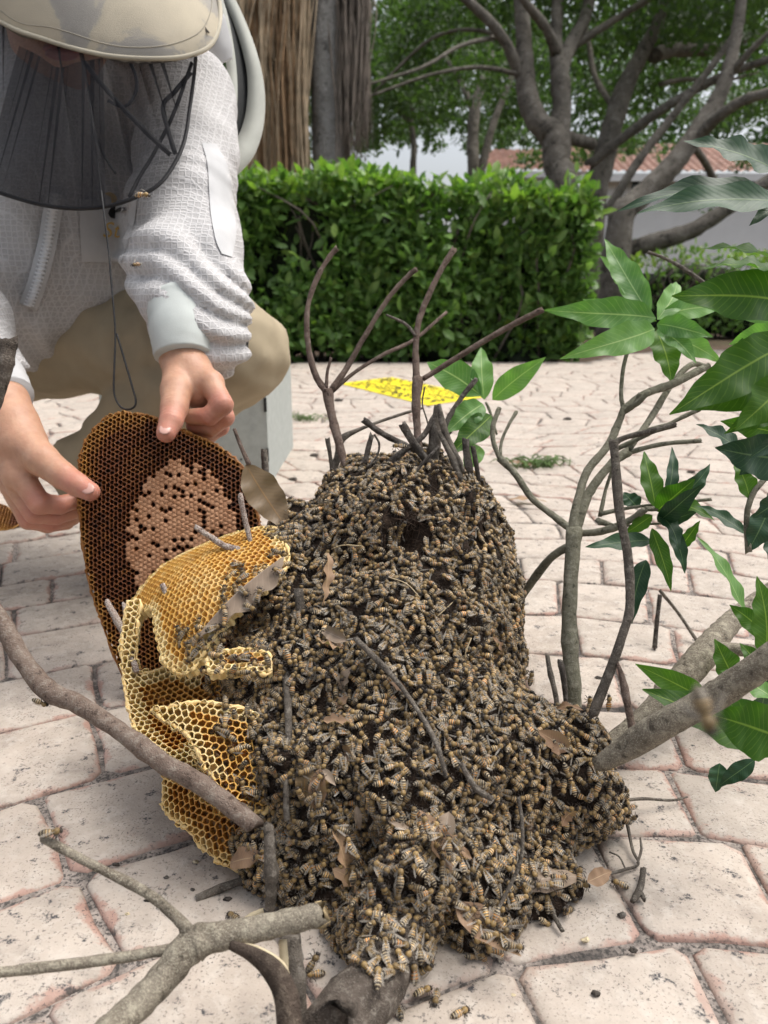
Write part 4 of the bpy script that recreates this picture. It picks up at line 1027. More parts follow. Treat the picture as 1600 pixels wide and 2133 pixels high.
# torn strip of bark hanging from the fork
def ribbon(pts, w, up, thick=.0015):
    p = catmull(pts, 6); n_ = len(p); T = np.gradient(p, axis=0); V = []
    ws = np.interp(np.linspace(0, 1, n_), np.linspace(0, 1, len(w)), w); u = unit(up)
    for i in range(n_):
        s = unit(np.cross(T[i], u)); nn = unit(np.cross(s, T[i]))
        for a, b in ((-1, .5), (1, .5), (1, -.5), (-1, -.5)): V.append(p[i] + s * a * ws[i] / 2 + nn * b * thick)
    F = [[i * 4 + k, i * 4 + (k + 1) % 4, i * 4 + 4 + (k + 1) % 4, i * 4 + 4 + k] for i in range(n_ - 1) for k in range(4)] + [[3, 2, 1, 0], [n_ * 4 - 4, n_ * 4 - 3, n_ * 4 - 2, n_ * 4 - 1]]
    return np.array(V), F
V, F = ribbon(PL((480, 1968, .39), (525, 1988, .386), (568, 2022, .382), (596, 2075, .378), (606, 2170, .372)), [.004, .007, .011, .012, .0125], (0, -1, .25), .0022); mk('torn_bark', V, F, MBARK_DARK2, parent=frk)
V, F = ribbon(PL((488, 1966, .392), (535, 1978, .389), (585, 2012, .386), (618, 2072, .383)), [.0012, .0034, .0045, .0008], (0, -1, .25), .0012); mk('bare_wood', V, F, MCUT2, parent=frk)
branch('twig', 'grey upright stick with a pale split side behind the torn bark', [[(606, 1955, .425, 26), (610, 2010, .42, 27), (618, 2080, .415, 26), (622, 2170, .41, 26)]], MBARK_TWIG, seed=13)
V, F = ribbon(PL((589, 1958, .405), (592, 2000, .403), (598, 2045, .40)), [.004, .0045, .0015], (0, -1, .2), .002); tag(mk('wood_splinter', V, F, MCUT2), 'pale yellow split of wood standing beside the grey upright stick', 'splinter')
# thick log under the cluster
log = branch('log', 'thick dark log running out from under the bee cluster to the bottom edge', [
    [(880, 1850, .53, 45), (850, 1930, .475, 56), (808, 2010, .437, 66), (755, 2080, .412, 78), (690, 2170, .388, 92)]], MBARK_DARK3, seed=14, knots=0)
branch('mango_branch', 'brown cut branch end poking in at the left edge', [[(-40, 900, .50, 20), (-10, 830, .50, 19), (8, 770, .50, 18), (18, 712, .50, 21)]], MBARK_DARK3, seed=15)
branch('twig', 'grey stick lying on the pavers left of the cluster', [[(410, 1872, .53, 9), (460, 1850, .535, 9), (530, 1826, .54, 9)]], MBARK_TWIG, seed=16)
branch('twig', 'short tan splintered stick below the lower combs', [[(500, 1925, .50, 8), (525, 1908, .503, 8), (548, 1898, .505, 7)]], MCUT2, seed=17)
# twigs on the paving at the right
def gtwig(label, pts, r, m=None, seed=0, subs=()):
    f = lambda L: [(x, y, proj(G(x, y, z))[2], rr) for x, y, z, rr in L]
    return branch('twig', label, [f(pts)] + [f(s) for s in subs], m or MBARK_TWIG, seed=seed, knots=1)
gtwig('brittle branching twig reaching from the cluster over the pavers', [(1285, 1640, .03, 5), (1290, 1668, .022, 5), (1305, 1710, .012, 4), (1318, 1770, .006, 4), (1330, 1800, .004, 3), (1300, 1812, .004, 4), (1262, 1822, .004, 4)], 0, seed=80,
      subs=[[(1292, 1668, .02, 4), (1340, 1664, .014, 4), (1400, 1667, .008, 3), (1432, 1660, .006, 2)], [(1328, 1798, .004, 3), (1336, 1770, .008, 3), (1334, 1745, .012, 2)], [(1302, 1808, .004, 2), (1290, 1785, .008, 2), (1270, 1775, .01, 2)]])
gtwig('grey forked stub lying on the pavers near the cluster', [(1340, 1812, .006, 7), (1336, 1840, .006, 8), (1328, 1862, .006, 9), (1317, 1878, .005, 6)], 0, seed=81, subs=[[(1332, 1855, .006, 6), (1343, 1875, .005, 5)]])
gtwig('dark peg standing on the pavers behind the upright stem', [(1364, 1350, .003, 6), (1368, 1300, .030, 5), (1375, 1240, .062, 5)], 0, MBARK_DARK, 82)
gtwig('thin pale dead stem leaning over the dark peg', [(1455, 1340, .002, 4), (1415, 1280, .03, 4), (1375, 1230, .064, 4)], 0, MBARK_TWIG, 83)
gtwig('tiny twig under the bottom edge of the cluster', [(1150, 1895, .008, 5), (1158, 1915, .006, 6), (1172, 1940, .004, 5)], 0, MBARK_TWIG, 84)
branch('twig', 'thin bare twig rising among the leaves at the right', [[(1480, 600, .70, 5), (1440, 570, .705, 5), (1390, 540, .71, 4), (1350, 525, .715, 4)]], MBARK_TWIG, seed=85)

# ------------------------------------------------------------------ mango leaves
def spray(label, stem, leaves, m, stem_m=None, thing='mango_spray', seed=0):
    """stem: px list; leaves: (bx, by, bd, tx, ty, td, width px, (up), kwargs)"""
    V, F = tubes(stem, 8, 6, .03, seed, 0); o = mk(thing, V, F, stem_m or MBARK_GREEN); tag(o, label, 'leaves')
    for i, l in enumerate(leaves):
        bx, by, bd, tx, ty, td, w, upv = l[:8]; kw = dict(l[8]) if len(l) > 8 else {}
        mm = kw.pop('m', m)
        b = P(bx, by, bd); t = P(tx, ty, td)
        leaf_obj('leaf', b, t, .88 * w * (bd + td) / 2 / FOC, np.array(upv, float), mm, parent=o, seed=seed * 50 + i, **kw)
    return o
UPF = (0, -.6, .8); FAC = (0, -1, .25); UPP = (0, -.2, 1); EDG = (0, -.35, .95); DN = (0, .5, -.85)
Y, DK = MMANGO_YOUNG, MMANGO_DARK
spray('bright green whorl of mango leaves above the upright stem', [(1328, 690, .75, 5), (1345, 672, .755, 5), (1358, 662, .76, 6)], [
    (1366, 668, .755, 1134, 640, .735, 74, FAC, {'m': Y, 'curl': .10}), (1362, 680, .75, 1168, 752, .70, 72, FAC, {'m': Y, 'curl': .12}), (1356, 655, .765, 1258, 498, .80, 66, FAC, {'m': Y, 'curl': .05}),
    (1350, 660, .765, 1248, 535, .81, 52, FAC, {'m': Y, 'twist': .6}), (1368, 665, .76, 1410, 588, .80, 56, FAC, {'m': Y}), (1368, 676, .75, 1486, 700, .72, 54, FAC, {'m': Y, 'curl': .14}),
    (1372, 684, .75, 1448, 758, .715, 48, FAC, {'m': Y}), (1368, 688, .76, 1398, 800, .745, 66, FAC, {'m': MMANGO, 'curl': .04}), (1372, 662, .765, 1500, 640, .80, 50, FAC, {'m': Y}),
    (1366, 672, .765, 1215, 620, .80, 40, FAC, {'m': Y}), (1374, 680, .765, 1500, 760, .78, 52, FAC, {'m': Y})], Y, seed=1)
spray('big green mango leaves reaching in from the upper right', [(1720, 760, .52, 8), (1660, 740, .52, 8), (1620, 730, .52, 7)], [
    (1650, 640, .52, 1400, 610, .50, 118, FAC, {'m': MMANGO, 'curl': .06}), (1660, 715, .52, 1392, 858, .50, 118, FAC, {'m': MMANGO, 'curl': .05}), (1640, 800, .53, 1405, 850, .52, 96, FAC, {'m': MMANGO, 'fold': .1}),
    (1640, 780, .50, 1535, 900, .49, 100, FAC, {'m': MMANGO}), (1650, 560, .56, 1462, 520, .55, 60, EDG, {'m': MMANGO}), (1640, 735, .55, 1470, 770, .56, 80, FAC, {'m': MMANGO}),
    (1640, 650, .56, 1450, 640, .58, 70, FAC, {'m': Y}), (1660, 590, .50, 1470, 560, .50, 70, EDG, {'curl': .1}), (1650, 830, .54, 1510, 905, .53, 70, FAC, {'curl': .12}), (1640, 690, .60, 1520, 720, .62, 64, FAC, {'m': Y}), (1560, 700, .62, 1480, 820, .60, 52, FAC, {'curl': .1, 'twist': .4}), (1660, 860, .50, 1560, 960, .48, 66, (.4, -.9, .2), {'m': DK, 'curl': .12})], MMANGO, seed=2)
spray('grey-sheened mango leaves at the top right above the bright whorl', [(1740, 400, .56, 8), (1680, 410, .56, 7), (1640, 415, .56, 6)], [
    (1640, 372, .56, 1424, 292, .55, 86, (0, -.75, .65), {'m': DK, 'curl': .08}), (1625, 420, .57, 1285, 438, .56, 74, (0, -.7, .75), {'m': DK, 'curl': .09}), (1640, 415, .54, 1330, 452, .53, 84, (0, -.8, .65), {'m': DK, 'curl': .06}),
    (1660, 420, .55, 1560, 470, .54, 50, UPF, {'m': DK})], DK, seed=3)
spray('dark green leaves hanging at the right edge of the picture', [(1560, 1150, .60, 8), (1556, 1080, .60, 7), (1568, 1030, .60, 7), (1600, 990, .60, 7)], [
    (1650, 960, .55, 1490, 930, .54, 106, FAC, {'m': DK, 'curl': .06}), (1545, 940, .62, 1450, 885, .62, 50, UPF, {'m': DK}), (1640, 900, .56, 1500, 880, .57, 60, FAC, {'m': MMANGO}), (1560, 1040, .60, 1530, 960, .61, 46, FAC, {'m': MMANGO}),
    (1600, 1060, .60, 1560, 1150, .60, 70, FAC, {'m': DK}), (1640, 1030, .58, 1570, 1080, .58, 60, FAC, {'m': DK}), (1600, 1110, .61, 1640, 1200, .60, 60, FAC, {'m': DK}), (1590, 950, .60, 1540, 990, .60, 40, FAC, {'m': DK}), (1556, 1110, .61, 1450, 1055, .63, 36, UPF, {'m': DK})], DK, seed=4)
spray('hanging cluster of dull green leaves behind the crooked stem', [(1345, 1060, .66, 6), (1365, 1060, .66, 6), (1400, 1055, .66, 5)], [
    (1362, 1058, .66, 1345, 940, .68, 50, FAC, {'m': MMANGO, 'curl': .06}), (1392, 1050, .66, 1396, 930, .68, 30, FAC, {'m': DK, 'twist': .8}), (1365, 1062, .66, 1450, 1000, .64, 66, FAC, {'m': MMANGO}),
    (1368, 1085, .66, 1470, 1008, .62, 48, FAC, {'m': DK}), (1360, 1130, .665, 1218, 1136, .655, 46, UPF, {'m': DK, 'curl': .05}), (1362, 1100, .665, 1394, 1232, .65, 40, FAC, {'m': MMANGO}), (1395, 1100, .67, 1428, 1195, .66, 34, FAC, {'m': DK, 'twist': .5}),
    (1345, 1166, .68, 1318, 1300, .66, 50, (-.5, -.8, .3), {'m': DK}), (1328, 1060, .69, 1300, 1025, .70, 40, FAC, {'m': DK}), (1415, 1140, .67, 1460, 1085, .66, 30, FAC, {'m': MMANGO}), (1380, 1090, .67, 1455, 1060, .65, 30, FAC, {'m': DK}), (1372, 1070, .66, 1412, 1150, .64, 44, (.3, -.9, .2), {'m': DK, 'curl': .14}), (1360, 1075, .665, 1300, 1110, .67, 34, FAC, {'m': MMANGO, 'curl': .1}), (1400, 1052, .66, 1490, 1085, .63, 40, UPF, {'m': MMANGO, 'curl': .15}), (1402, 1050, .66, 1478, 965, .66, 40, FAC, {'m': DK, 'curl': .1})], MMANGO, seed=5)
spray('five pale green leaves fanning out behind the nest top', [(1035, 905, .80, 3), (1025, 870, .805, 3), (1018, 850, .81, 4), (1012, 838, .81, 3)], [
    (1000, 828, .82, 892, 752, .86, 74, FAC, {'m': Y}), (1010, 832, .82, 1002, 724, .85, 52, FAC, {'m': Y}), (1028, 835, .82, 1135, 742, .80, 56, FAC, {'m': Y, 'curl': .03}), (1005, 840, .80, 930, 905, .77, 60, FAC, {'m': Y}), (1020, 862, .80, 938, 955, .76, 62, FAC, {'m': MMANGO}),
    (1000, 930, .79, 965, 985, .77, 46, FAC, {'m': Y})], Y, seed=6)
spray('broad green leaves lying low under the thick speckled branch', [(1700, 1480, .58, 8), (1640, 1480, .58, 7), (1590, 1480, .58, 6)], [
    (1640, 1560, .52, 1340, 1430, .54, 120, (.05, -.7, .7), {'m': MMANGO, 'curl': .05}), (1480, 1470, .60, 1325, 1380, .62, 58, FAC, {'m': MMANGO}), (1640, 1540, .50, 1480, 1490, .51, 130, FAC, {'m': MMANGO}),
    (1500, 1590, .60, 1490, 1650, .60, 46, UPF, {'m': DK}), (1570, 1580, .585, 1500, 1640, .595, 40, UPF, {'m': DK})], MMANGO, seed=7)
spray('upright green leaves at the right edge over the forked branch', [(1700, 1400, .60, 7), (1640, 1390, .60, 7), (1600, 1380, .60, 6)], [
    (1590, 1370, .60, 1580, 1200, .60, 74, FAC, {'m': MMANGO}), (1560, 1300, .64, 1450, 1120, .66, 48, (.6, -.7, .2), {'m': Y, 'twist': .5}), (1600, 1330, .62, 1520, 1260, .64, 50, FAC, {'m': MMANGO}), (1530, 1420, .70, 1490, 1330, .70, 60, FAC, {'m': MMANGO}),
    (1610, 1450, .62, 1500, 1400, .64, 60, UPF, {'m': Y}), (1640, 1280, .62, 1610, 1180, .62, 50, FAC, {'m': DK}), (1600, 1420, .66, 1540, 1340, .68, 50, FAC, {'m': MMANGO}), (1580, 1480, .66, 1600, 1400, .64, 46, FAC, {'m': DK})], MMANGO, seed=8)

# ------------------------------------------------------------------ dry leaves
dry_bvh = []
def dry(label, base, tip, w, up, m=None, petiole=None, **k):
    b, t = P(*base), P(*tip); gq = leaf_geo(b, t, w * (base[2] + tip[2]) / 2 / FOC, np.array(up, float), **k); dry_bvh.append(bvh_of(gq[0], gq[1])); o = leaf_obj('dry_leaf', b, t, w * (base[2] + tip[2]) / 2 / FOC, np.array(up, float), m or MDRY, **k); tag(o, label, 'dry leaf')
    if petiole: v, f = tube([P(*q) for q in petiole], [.0016, .0018, .0024][:len(petiole)], 6, 5); mk('petiole', v, f, MBARK_RED, parent=o, org=np.array(o.location))
    return o
dry('upright brown dead leaf on a long stalk beside the held comb', (518, 965, .70), (600, 1115, .685), 74, (.35, -1, .2), MDRY_OLIVE, petiole=[(488, 893, .705), (500, 925, .703), (519, 968, .70)], curl=-.06, fold=.2, seed=1)
dry('greyish curled dead leaf lying between the golden comb and bees', (588, 1158, .615), (402, 1345, .58), 78, (-.75, -.45, .6), MDRY_GREY, curl=.05, fold=-.7, wave=.12, seed=2)
dry('small twisted tan dead leaf among the bees on the upper cluster', (682, 1150, .60), (674, 1262, .585), 26, (.8, -.6, .2), curl=.06, wave=.2, seed=3)
dry('tan curled dead leaf in the lower middle of the cluster', (870, 1690, .475), (935, 1870, .475), 44, (.8, -.6, .2), fold=.5, wave=.15, curl=.08, seed=4)
dry('pale crumpled dead leaf among bees right of the lower middle', (900, 1740, .468), (985, 1790, .465), 30, (.1, -.5, .8), fold=.5, wave=.2, seed=5)
dry('torn brown dead leaf hanging low on the left of the cluster', (690, 1720, .485), (728, 1850, .485), 40, (.8, -.5, .3), MDRY, fold=.5, wave=.2, seed=6)
dry('broad tan dead leaf with bees on it below the cluster', (950, 1880, .47), (1084, 1995, .452), 62, (.45, -.7, .5), fold=.3, wave=.08, curl=-.06, seed=7)
dry('long rolled brown dead leaf under the right foot of the cluster', (1080, 1838, .505), (1222, 1832, .525), 46, (0, -.5, .85), MDRY_GREY, fold=-.5, curl=.05, seed=8)
dry('small pale leaf tip next to the rolled brown leaf', (1222, 1835, .525), (1275, 1818, .535), 34, (.1, -.6, .8), curl=.08, seed=9)
dry('thin curved tan leaf fragment at the right side of the cluster', (1172, 1722, .512), (1205, 1690, .512), 30, (.7, -.7, .3), curl=-.25, seed=10)
dry('reddish brown dead leaf tucked under the lower left of the cluster', (480, 1795, .535), (560, 1790, .52), 44, (0, -.6, .8), MDRY, fold=.35, wave=.1, seed=11)
dry('brown dead leaf lying on the pavers behind the nest', (1050, 965, 1.92), (1120, 972, 1.88), 22, (0, -.1, 1), seed=12, curl=.05)
dry('small tan dead leaf on the pavers right of the nest top', (1060, 1040, 1.56), (1140, 1046, 1.54), 20, (0, -.1, 1), seed=13, curl=.04)
dry('dark dead leaf shard in the lower left hollow', (640, 1590, .515), (628, 1680, .515), 44, (.3, -.9, .1), MDRY_OLIVE, seed=14, fold=.4)
dry('brown dead leaf standing in the lower left hollow', (668, 1600, .505), (660, 1700, .505), 38, (-.3, -.9, .2), MDRY, seed=15, fold=.4)
rs_ = np.random.default_rng(88); ns = 0
while ns < 18:
    x, y = rs_.uniform(620, 1230), rs_.uniform(1180, 1880)
    h = hit(x, y, [NB])
    if h is None: continue
    p, nrm = h[0] + h[1] * .005, h[1]; t = unit(np.cross(nrm, rs_.normal(size=3))); L = rs_.uniform(.014, .032)
    o = leaf_obj('dry_leaf', p, p + t * L + nrm * rs_.uniform(0, .006), L * rs_.uniform(.25, .5), unit(nrm + rs_.normal(0, .5, 3)), MDRY if ns % 3 else MDRY_GREY, curl=rs_.uniform(-.1, .2), fold=rs_.uniform(.2, .7), wave=.25, seed=500 + ns, nl=8, twist=rs_.uniform(-1, 1))
    tag(o, 'small scrap of dead leaf caught among the massed bees', 'dry leaf', 'leaf scraps among the bees'); ns += 1
# ------------------------------------------------------------------ honey bees
def ell_rings(cs, sides=8):
    """cs: (x, z, ry, rz) rings along x -> verts, faces"""
    V = []; F = []
    for x, z, ry, rz_ in cs:
        for k in range(sides): a = 2 * PI * k / sides; V.append((x, ry * math.cos(a), z + rz_ * math.sin(a)))
    n_ = len(cs)
    for i in range(n_ - 1):
        for k in range(sides): k2 = (k + 1) % sides; F.append([i * sides + k, i * sides + k2, (i + 1) * sides + k2, (i + 1) * sides + k])
    F.append(list(range(sides))[::-1]); F.append([(n_ - 1) * sides + k for k in range(sides)])
    return np.array(V), F
BLK, DKB, FUZ, PALE = (.012, .009, .007), (.03, .02, .012), (.19, .125, .047), (.36, .295, .19)
def make_bee(var):
    rg = np.random.default_rng(100 + var); parts = []; col = []; amb = []
    def add(vf, c, am=0):
        parts.append(vf)
        n_ = len(vf[1]); col.extend(c if isinstance(c, list) else [c] * n_); amb.extend(am if isinstance(am, list) else [am] * n_)
    curl = (-.25, -.45, -.1, -.7)[var]
    # abdomen: front at x=.9 mm back to x=-7
    xs = [1.0]; seg = []; L = 8.2
    prof = lambda t: 2.3 * math.sin(PI * (t * .88 + .10)) ** .6
    ts = [0]
    for s in range(5):
        a = s / 5
        ts += [a + .085, a + .145, a + 1 / 5]; seg += [('amb' if s < 3 else 'drk'), 'blk', 'pale']
    cs = []
    for t in ts:
        r = max(.18, prof(t)); x = 1.0 - L * t; z = .1 + curl * 2.2 * t * t
        cs.append((x, z, r, r * .92))
    v, f = ell_rings(cs, 9)
    c = []; am = []
    for s in seg:
        cc = {'amb': (.22, .12, .035), 'drk': (.05, .034, .02), 'blk': BLK, 'pale': PALE}[s]
        c += [cc] * 9; am += [1.0 if s == 'amb' else 0.0] * 9
    c += [DKB, DKB]; am += [0, 0]
    add((v, f), c, am)
    add(ell_rings([(4.6, .45, .5, .5), (4.2, .45, 1.35, 1.3), (3.3, .5, 2.0, 1.9), (2.3, .5, 2.05, 1.95), (1.3, .3, 1.75, 1.6), (.6, .15, 1.3, 1.2)], 9), FUZ)
    hv, hf = ell_rings([(6.0, .0, .35, .4), (5.75, .0, 1.0, 1.0), (5.2, .15, 1.65, 1.35), (4.7, .25, 1.5, 1.2), (4.3, .3, .6, .6)], 8)
    add((hv, hf), DKB)
    for sy in (-1, 1):
        ev, ef = ell_rings([(5.65, .3, .12, .2), (5.25, .35, .42, .75), (4.8, .35, .12, .2)], 6); ev[:, 1] += sy * 1.35; add((ev, ef), BLK)
        add(tube([(5.7, sy * .5, .3), (6.9, sy * 1.1, .6), (7.7, sy * 1.7, -.4)], [.11, .1, .09], 3, 1), BLK)
        for i, (x0, sp, bx) in enumerate(((3.9, 3.4, 1.6), (2.8, 4.2, -.2), (1.8, 4.4, -2.4))):
            j = rg.normal(0, .4, 3)
            add(tube([(x0, sy * 1.2, -.8), (x0 + bx * .35 + j[0], sy * (sp * .6 + .4), .2), (x0 + bx * .8 + j[1], sy * sp * .85, -1.3), (x0 + bx + j[2], sy * sp, -2.1)], [.26, .3, .28, .14], 4, 1), DKB)
    v, f = joinm(parts)
    me = mesh_data('honey_bee', v * .001 * .97, f, [MBEE])
    fattr(me, 'Col', np.column_stack([np.array(col), np.ones(len(col))]), 'FACE', 'FLOAT_COLOR'); fattr(me, 'amber', amb, 'FACE')
    # wings folded over the back
    W = []
    for sy in (-1, 1):
        sp = (.16, .32, .10, .62)[var] * sy; pts = []
        out = [(0, 0), (1.6, .45), (3.9, .85), (6.4, 1.0), (8.0, .7), (8.6, .1), (7.4, -.6), (4.6, -.75), (2.0, -.35)]
        for a, b in out:
            b *= sy; x, y = -a * math.cos(sp) - b * math.sin(sp) * .0, a * math.sin(sp) + b
            pts.append((2.6 + x, .9 * sy + y, 2.15 + .28 * (a > 2) - .05 * abs(b) - .10 * a * (1 if var != 3 else -.3) + .3 * (sy > 0)))
        pts = np.array(pts); ctr = pts.mean(0) + (0, 0, .12); v2 = np.vstack([pts, [ctr]]); f2 = [[i, (i + 1) % 9, 9] for i in range(9)]
        W.append((v2 * .001 * .97, f2))
    wm = [mesh_data('wing', a, b, [MWING]) for a, b in W]
    return me, wm, (v * .001 * .97, f, col, amb), W
BEES = [make_bee(k) for k in range(4)]
def bee_matrix(p, nrm, head, lift=.0021, scale=1.0):
    z = unit(nrm); x = unit(head - z * np.dot(head, z)); y = np.cross(z, x)
    M = np.eye(4); M[:3, 0] = x * scale; M[:3, 1] = y * scale; M[:3, 2] = z * scale; M[:3, 3] = p + z * lift; return M
def bee_object(M, var, label, group=None):
    me, wm, _, _ = BEES[var]
    o = bpy.data.objects.new('honey_bee', me); COL.objects.link(o); o.matrix_basis = Matrix(M.tolist())
    for w in wm:
        c = bpy.data.objects.new('wing', w); COL.objects.link(c); c.parent = o
    tag(o, label, 'bee', group); return o
# sample the surface of the cluster
rb = np.random.default_rng(55)
Q = np.array(NF); A_, B_, C_, D_ = (NV[Q[:, i]] for i in range(4))
fn = np.cross(C_ - A_, D_ - B_); ar = np.linalg.norm(fn, axis=1); fn = fn / (ar[:, None] + 1e-12)
cen = (A_ + B_ + C_ + D_) / 4
# smooth normals a little so that the bees lie on the mass, not on the bumps
facing = ((CAMP - cen) / np.linalg.norm(CAMP - cen, axis=1)[:, None] * fn).sum(1)
wgt = ar * np.where(facing > -.25, 1, .25) * (cen[:, 2] > .003)
pick = rb.choice(len(Q), 32000, p=wgt / wgt.sum())
uu, vv = rb.random(len(pick))[:, None], rb.random(len(pick))[:, None]
pp = (A_[pick] * (1 - uu) + B_[pick] * uu) * (1 - vv) + (D_[pick] * (1 - uu) + C_[pick] * uu) * vv; pn = fn[pick]
bare = [(P(835, 1115, .65), .030, .80), (P(880, 1135, .655), .026, .7), (P(860, 1050, .66), .030, .45), (P(720, 1690, .50), .020, .5), (P(610, 1770, .5), .026, .55), (P(850, 1870, .47), .02, .5), (P(540, 1400, .58), .02, .3), (P(560, 1560, .53), .025, .4)]
grid = {}; keep = []; RAD = .0046
dens = SNoise(66, 60)(pp.astype(np.float32))
for i in range(len(pp)):
    p = pp[i]; rad = RAD * (1.0 if dens[i] > -.9 else 1.5)
    skip = False
    for q, r, pr in bare:
        if np.sum((p - q) ** 2) < r * r and rb.random() < pr: skip = True; break
    if skip: continue
    g = tuple((p // .0075).astype(int)); ok = True
    for a in (-1, 0, 1):
        for b in (-1, 0, 1):
            for c in (-1, 0, 1):
                for j in grid.get((g[0] + a, g[1] + b, g[2] + c), ()):
                    if np.sum((pp[j] - p) ** 2) < rad * rad: ok = False; break
                if not ok: break
            if not ok: break
        if not ok: break
    if ok: grid.setdefault(g, []).append(i); keep.append(i)
bl = []
for i in keep:
    p, nrm = pp[i], unit(pn[i] + rb.normal(0, .38, 3)); head = rb.normal(size=3) + np.array((0, 0, .55))
    bl.append((p, nrm, bee_matrix(p, nrm, head, rb.uniform(.0016, .0042), rb.uniform(.88, 1.06)), int(rb.choice(4, p=[.4, .25, .25, .1]))))
# bees placed one by one on combs, leaves, log and branches
LOGB = bvh_of(*BR['thick dark log running out from under the bee cluster to the bottom edge'])
BIGB = bvh_of(*BR['thick speckled mango branch entering the bee cluster from the right'])
surf_all = [NB] + comb_bvh + [LOGB, BIGB] + dry_bvh
extra = []
def put_many(regions):
    for poly, n_ in regions:
        pa = np.array(poly); k = 0; tries = 0; got = []
        while k < n_ and tries < n_ * 60:
            tries += 1; x, y = rb.uniform(pa[:, 0].min(), pa[:, 0].max()), rb.uniform(pa[:, 1].min(), pa[:, 1].max())
            if not inpoly(np.array(x), np.array(y), poly): continue
            h = hit(x, y, surf_all)
            if h is None or any(np.sum((h[0] - g) ** 2) < .0058 ** 2 for g in got): continue
            p, nrm, _ = h; nrm = nrm if np.dot(nrm, CAMP - p) > 0 else -nrm
            vd = unit(CAMP - p); nrm = unit(nrm * .6 + vd * .5 + rb.normal(0, .2, 3))
            got.append(p); k += 1
            extra.append((p, nrm, bee_matrix(p, nrm, rb.normal(size=3) + np.array((0, 0, .3)), .0022, rb.uniform(.9, 1.04)), int(rb.choice(4, p=[.4, .25, .25, .1]))))
put_many([([(370, 1300), (470, 1290), (560, 1340), (560, 1420), (440, 1400), (370, 1350)], 42),
          ([(390, 1400), (480, 1390), (580, 1420), (580, 1500), (520, 1500), (430, 1450)], 30),
          ([(470, 1190), (560, 1140), (620, 1180), (600, 1260), (500, 1300), (440, 1290)], 22),
          ([(440, 1480), (560, 1480), (600, 1600), (580, 1760), (520, 1760), (450, 1580)], 44),
          ([(520, 1650), (600, 1640), (640, 1880), (545, 1890)], 22),
          ([(720, 2010), (760, 1900), (900, 1860), (900, 1990), (840, 2040), (770, 2040)], 42),
          ([(560, 1100), (640, 1060), (660, 1150), (580, 1170)], 16),
          ([(860, 1690), (960, 1700), (1000, 1790), (950, 1880), (880, 1800)], 30), ([(950, 1880), (1040, 1900), (1090, 1990), (1040, 2000)], 14), ([(660, 1700), (750, 1730), (740, 1850), (680, 1800)], 14), ([(590, 1580), (690, 1580), (690, 1700), (600, 1700)], 14), ([(1090, 1810), (1230, 1800), (1230, 1850), (1090, 1860)], 10)])
allb = bl + extra
def score(b):
    p, nrm, M, v = b; q = proj(p)
    if not (0 < q[0] < 1600): return -1
    h = hit(q[0], q[1], surf_all)
    if h is not None and h[2] < np.linalg.norm(p - CAMP) - .008: return -1
    return (.25 + max(0, np.dot(nrm, unit(CAMP - p)))) / q[2] ** 2
scs = np.array([score(b) for b in allb]); order = np.argsort(-scs)
zones = (([(700, 2060), (730, 1880), (910, 1850), (930, 2060)], 'honey bee on the dark log running out below the cluster', 'bees on the log'),
         ([(930, 1870), (1050, 1870), (1100, 2010), (960, 2010)], 'honey bee on the broad tan leaf below the cluster', 'bees on the broad tan leaf'),
         ([(1080, 1420), (1330, 1480), (1330, 1720), (1140, 1720), (1060, 1560)], 'honey bee on the lobe of the cluster beside the thick branch', 'bees beside the thick branch'),
         ([(980, 1720), (1290, 1720), (1240, 1900), (1000, 1900)], 'honey bee on the lower right foot of the cluster', 'bees on the right foot'),
         ([(330, 1250), (580, 1080), (600, 1300), (580, 1480), (330, 1480)], 'honey bee on the golden combs left of the cluster', 'bees on the golden combs'),
         ([(400, 1480), (600, 1480), (660, 1900), (400, 1900)], 'honey bee at the lower left where cluster and lower combs meet', 'bees by the lower combs'),
         ([(540, 900), (1150, 900), (1150, 1300), (540, 1300)], 'honey bee on the upper dome of the cluster', 'bees on the upper dome'),
         ([(540, 1300), (1150, 1300), (1150, 1600), (540, 1600)], 'honey bee in the middle belt of the cluster', 'bees in the middle belt'),
         ([(0, 0), (1600, 0), (1600, 2200), (0, 2200)], 'honey bee on the lower front of the cluster above the log', 'bees on the lower front'))
for i in order[:285]:
    q = proj(allb[i][0]); z_ = next(z for z in zones if inpoly(np.array(q[0]), np.array(q[1]), z[0]))
    bee_object(allb[i][2], allb[i][3], z_[1], z_[2])
# the rest of the swarm as one mass
SV, SF, SCc, SA, SR, WV, WF = [], [], [], [], [], [], []; k = kw = 0
for i in order[285:]:
    p, nrm, M, var = allb[i]; _, _, (v, f, c, a), W = BEES[var]
    SV.append(v @ M[:3, :3].T + M[:3, 3]); SF += [[x + k for x in q] for q in f]; k += len(v); SCc.append(np.array(c)); SA.append(np.array(a)); SR.append(np.full(len(f), rb.random()))
    if scs[i] > 0 and rb.random() < .62:
        for wv, wf in W: WV.append(wv @ M[:3, :3].T + M[:3, 3]); WF += [[x + kw for x in q] for q in wf]; kw += len(wv)
sw = empty('bee_swarm', np.array(nest.location)); tag(sw, 'countless further honey bees packed over the nest', 'bees', kind='stuff')
o = mk('bodies', np.concatenate(SV), SF, MBEE, parent=sw); tag(o, kind='stuff')
cc = np.concatenate(SCc); fattr(o.data, 'Col', np.column_stack([cc, np.ones(len(cc))]), 'FACE', 'FLOAT_COLOR'); fattr(o.data, 'amber', np.concatenate(SA), 'FACE'); fattr(o.data, 'rnd', np.concatenate(SR), 'FACE')
o = mk('wings', np.concatenate(WV), WF, MWING, parent=sw); tag(o, kind='stuff')
print('bees', len(allb), 'in view', int((scs > 0).sum()))
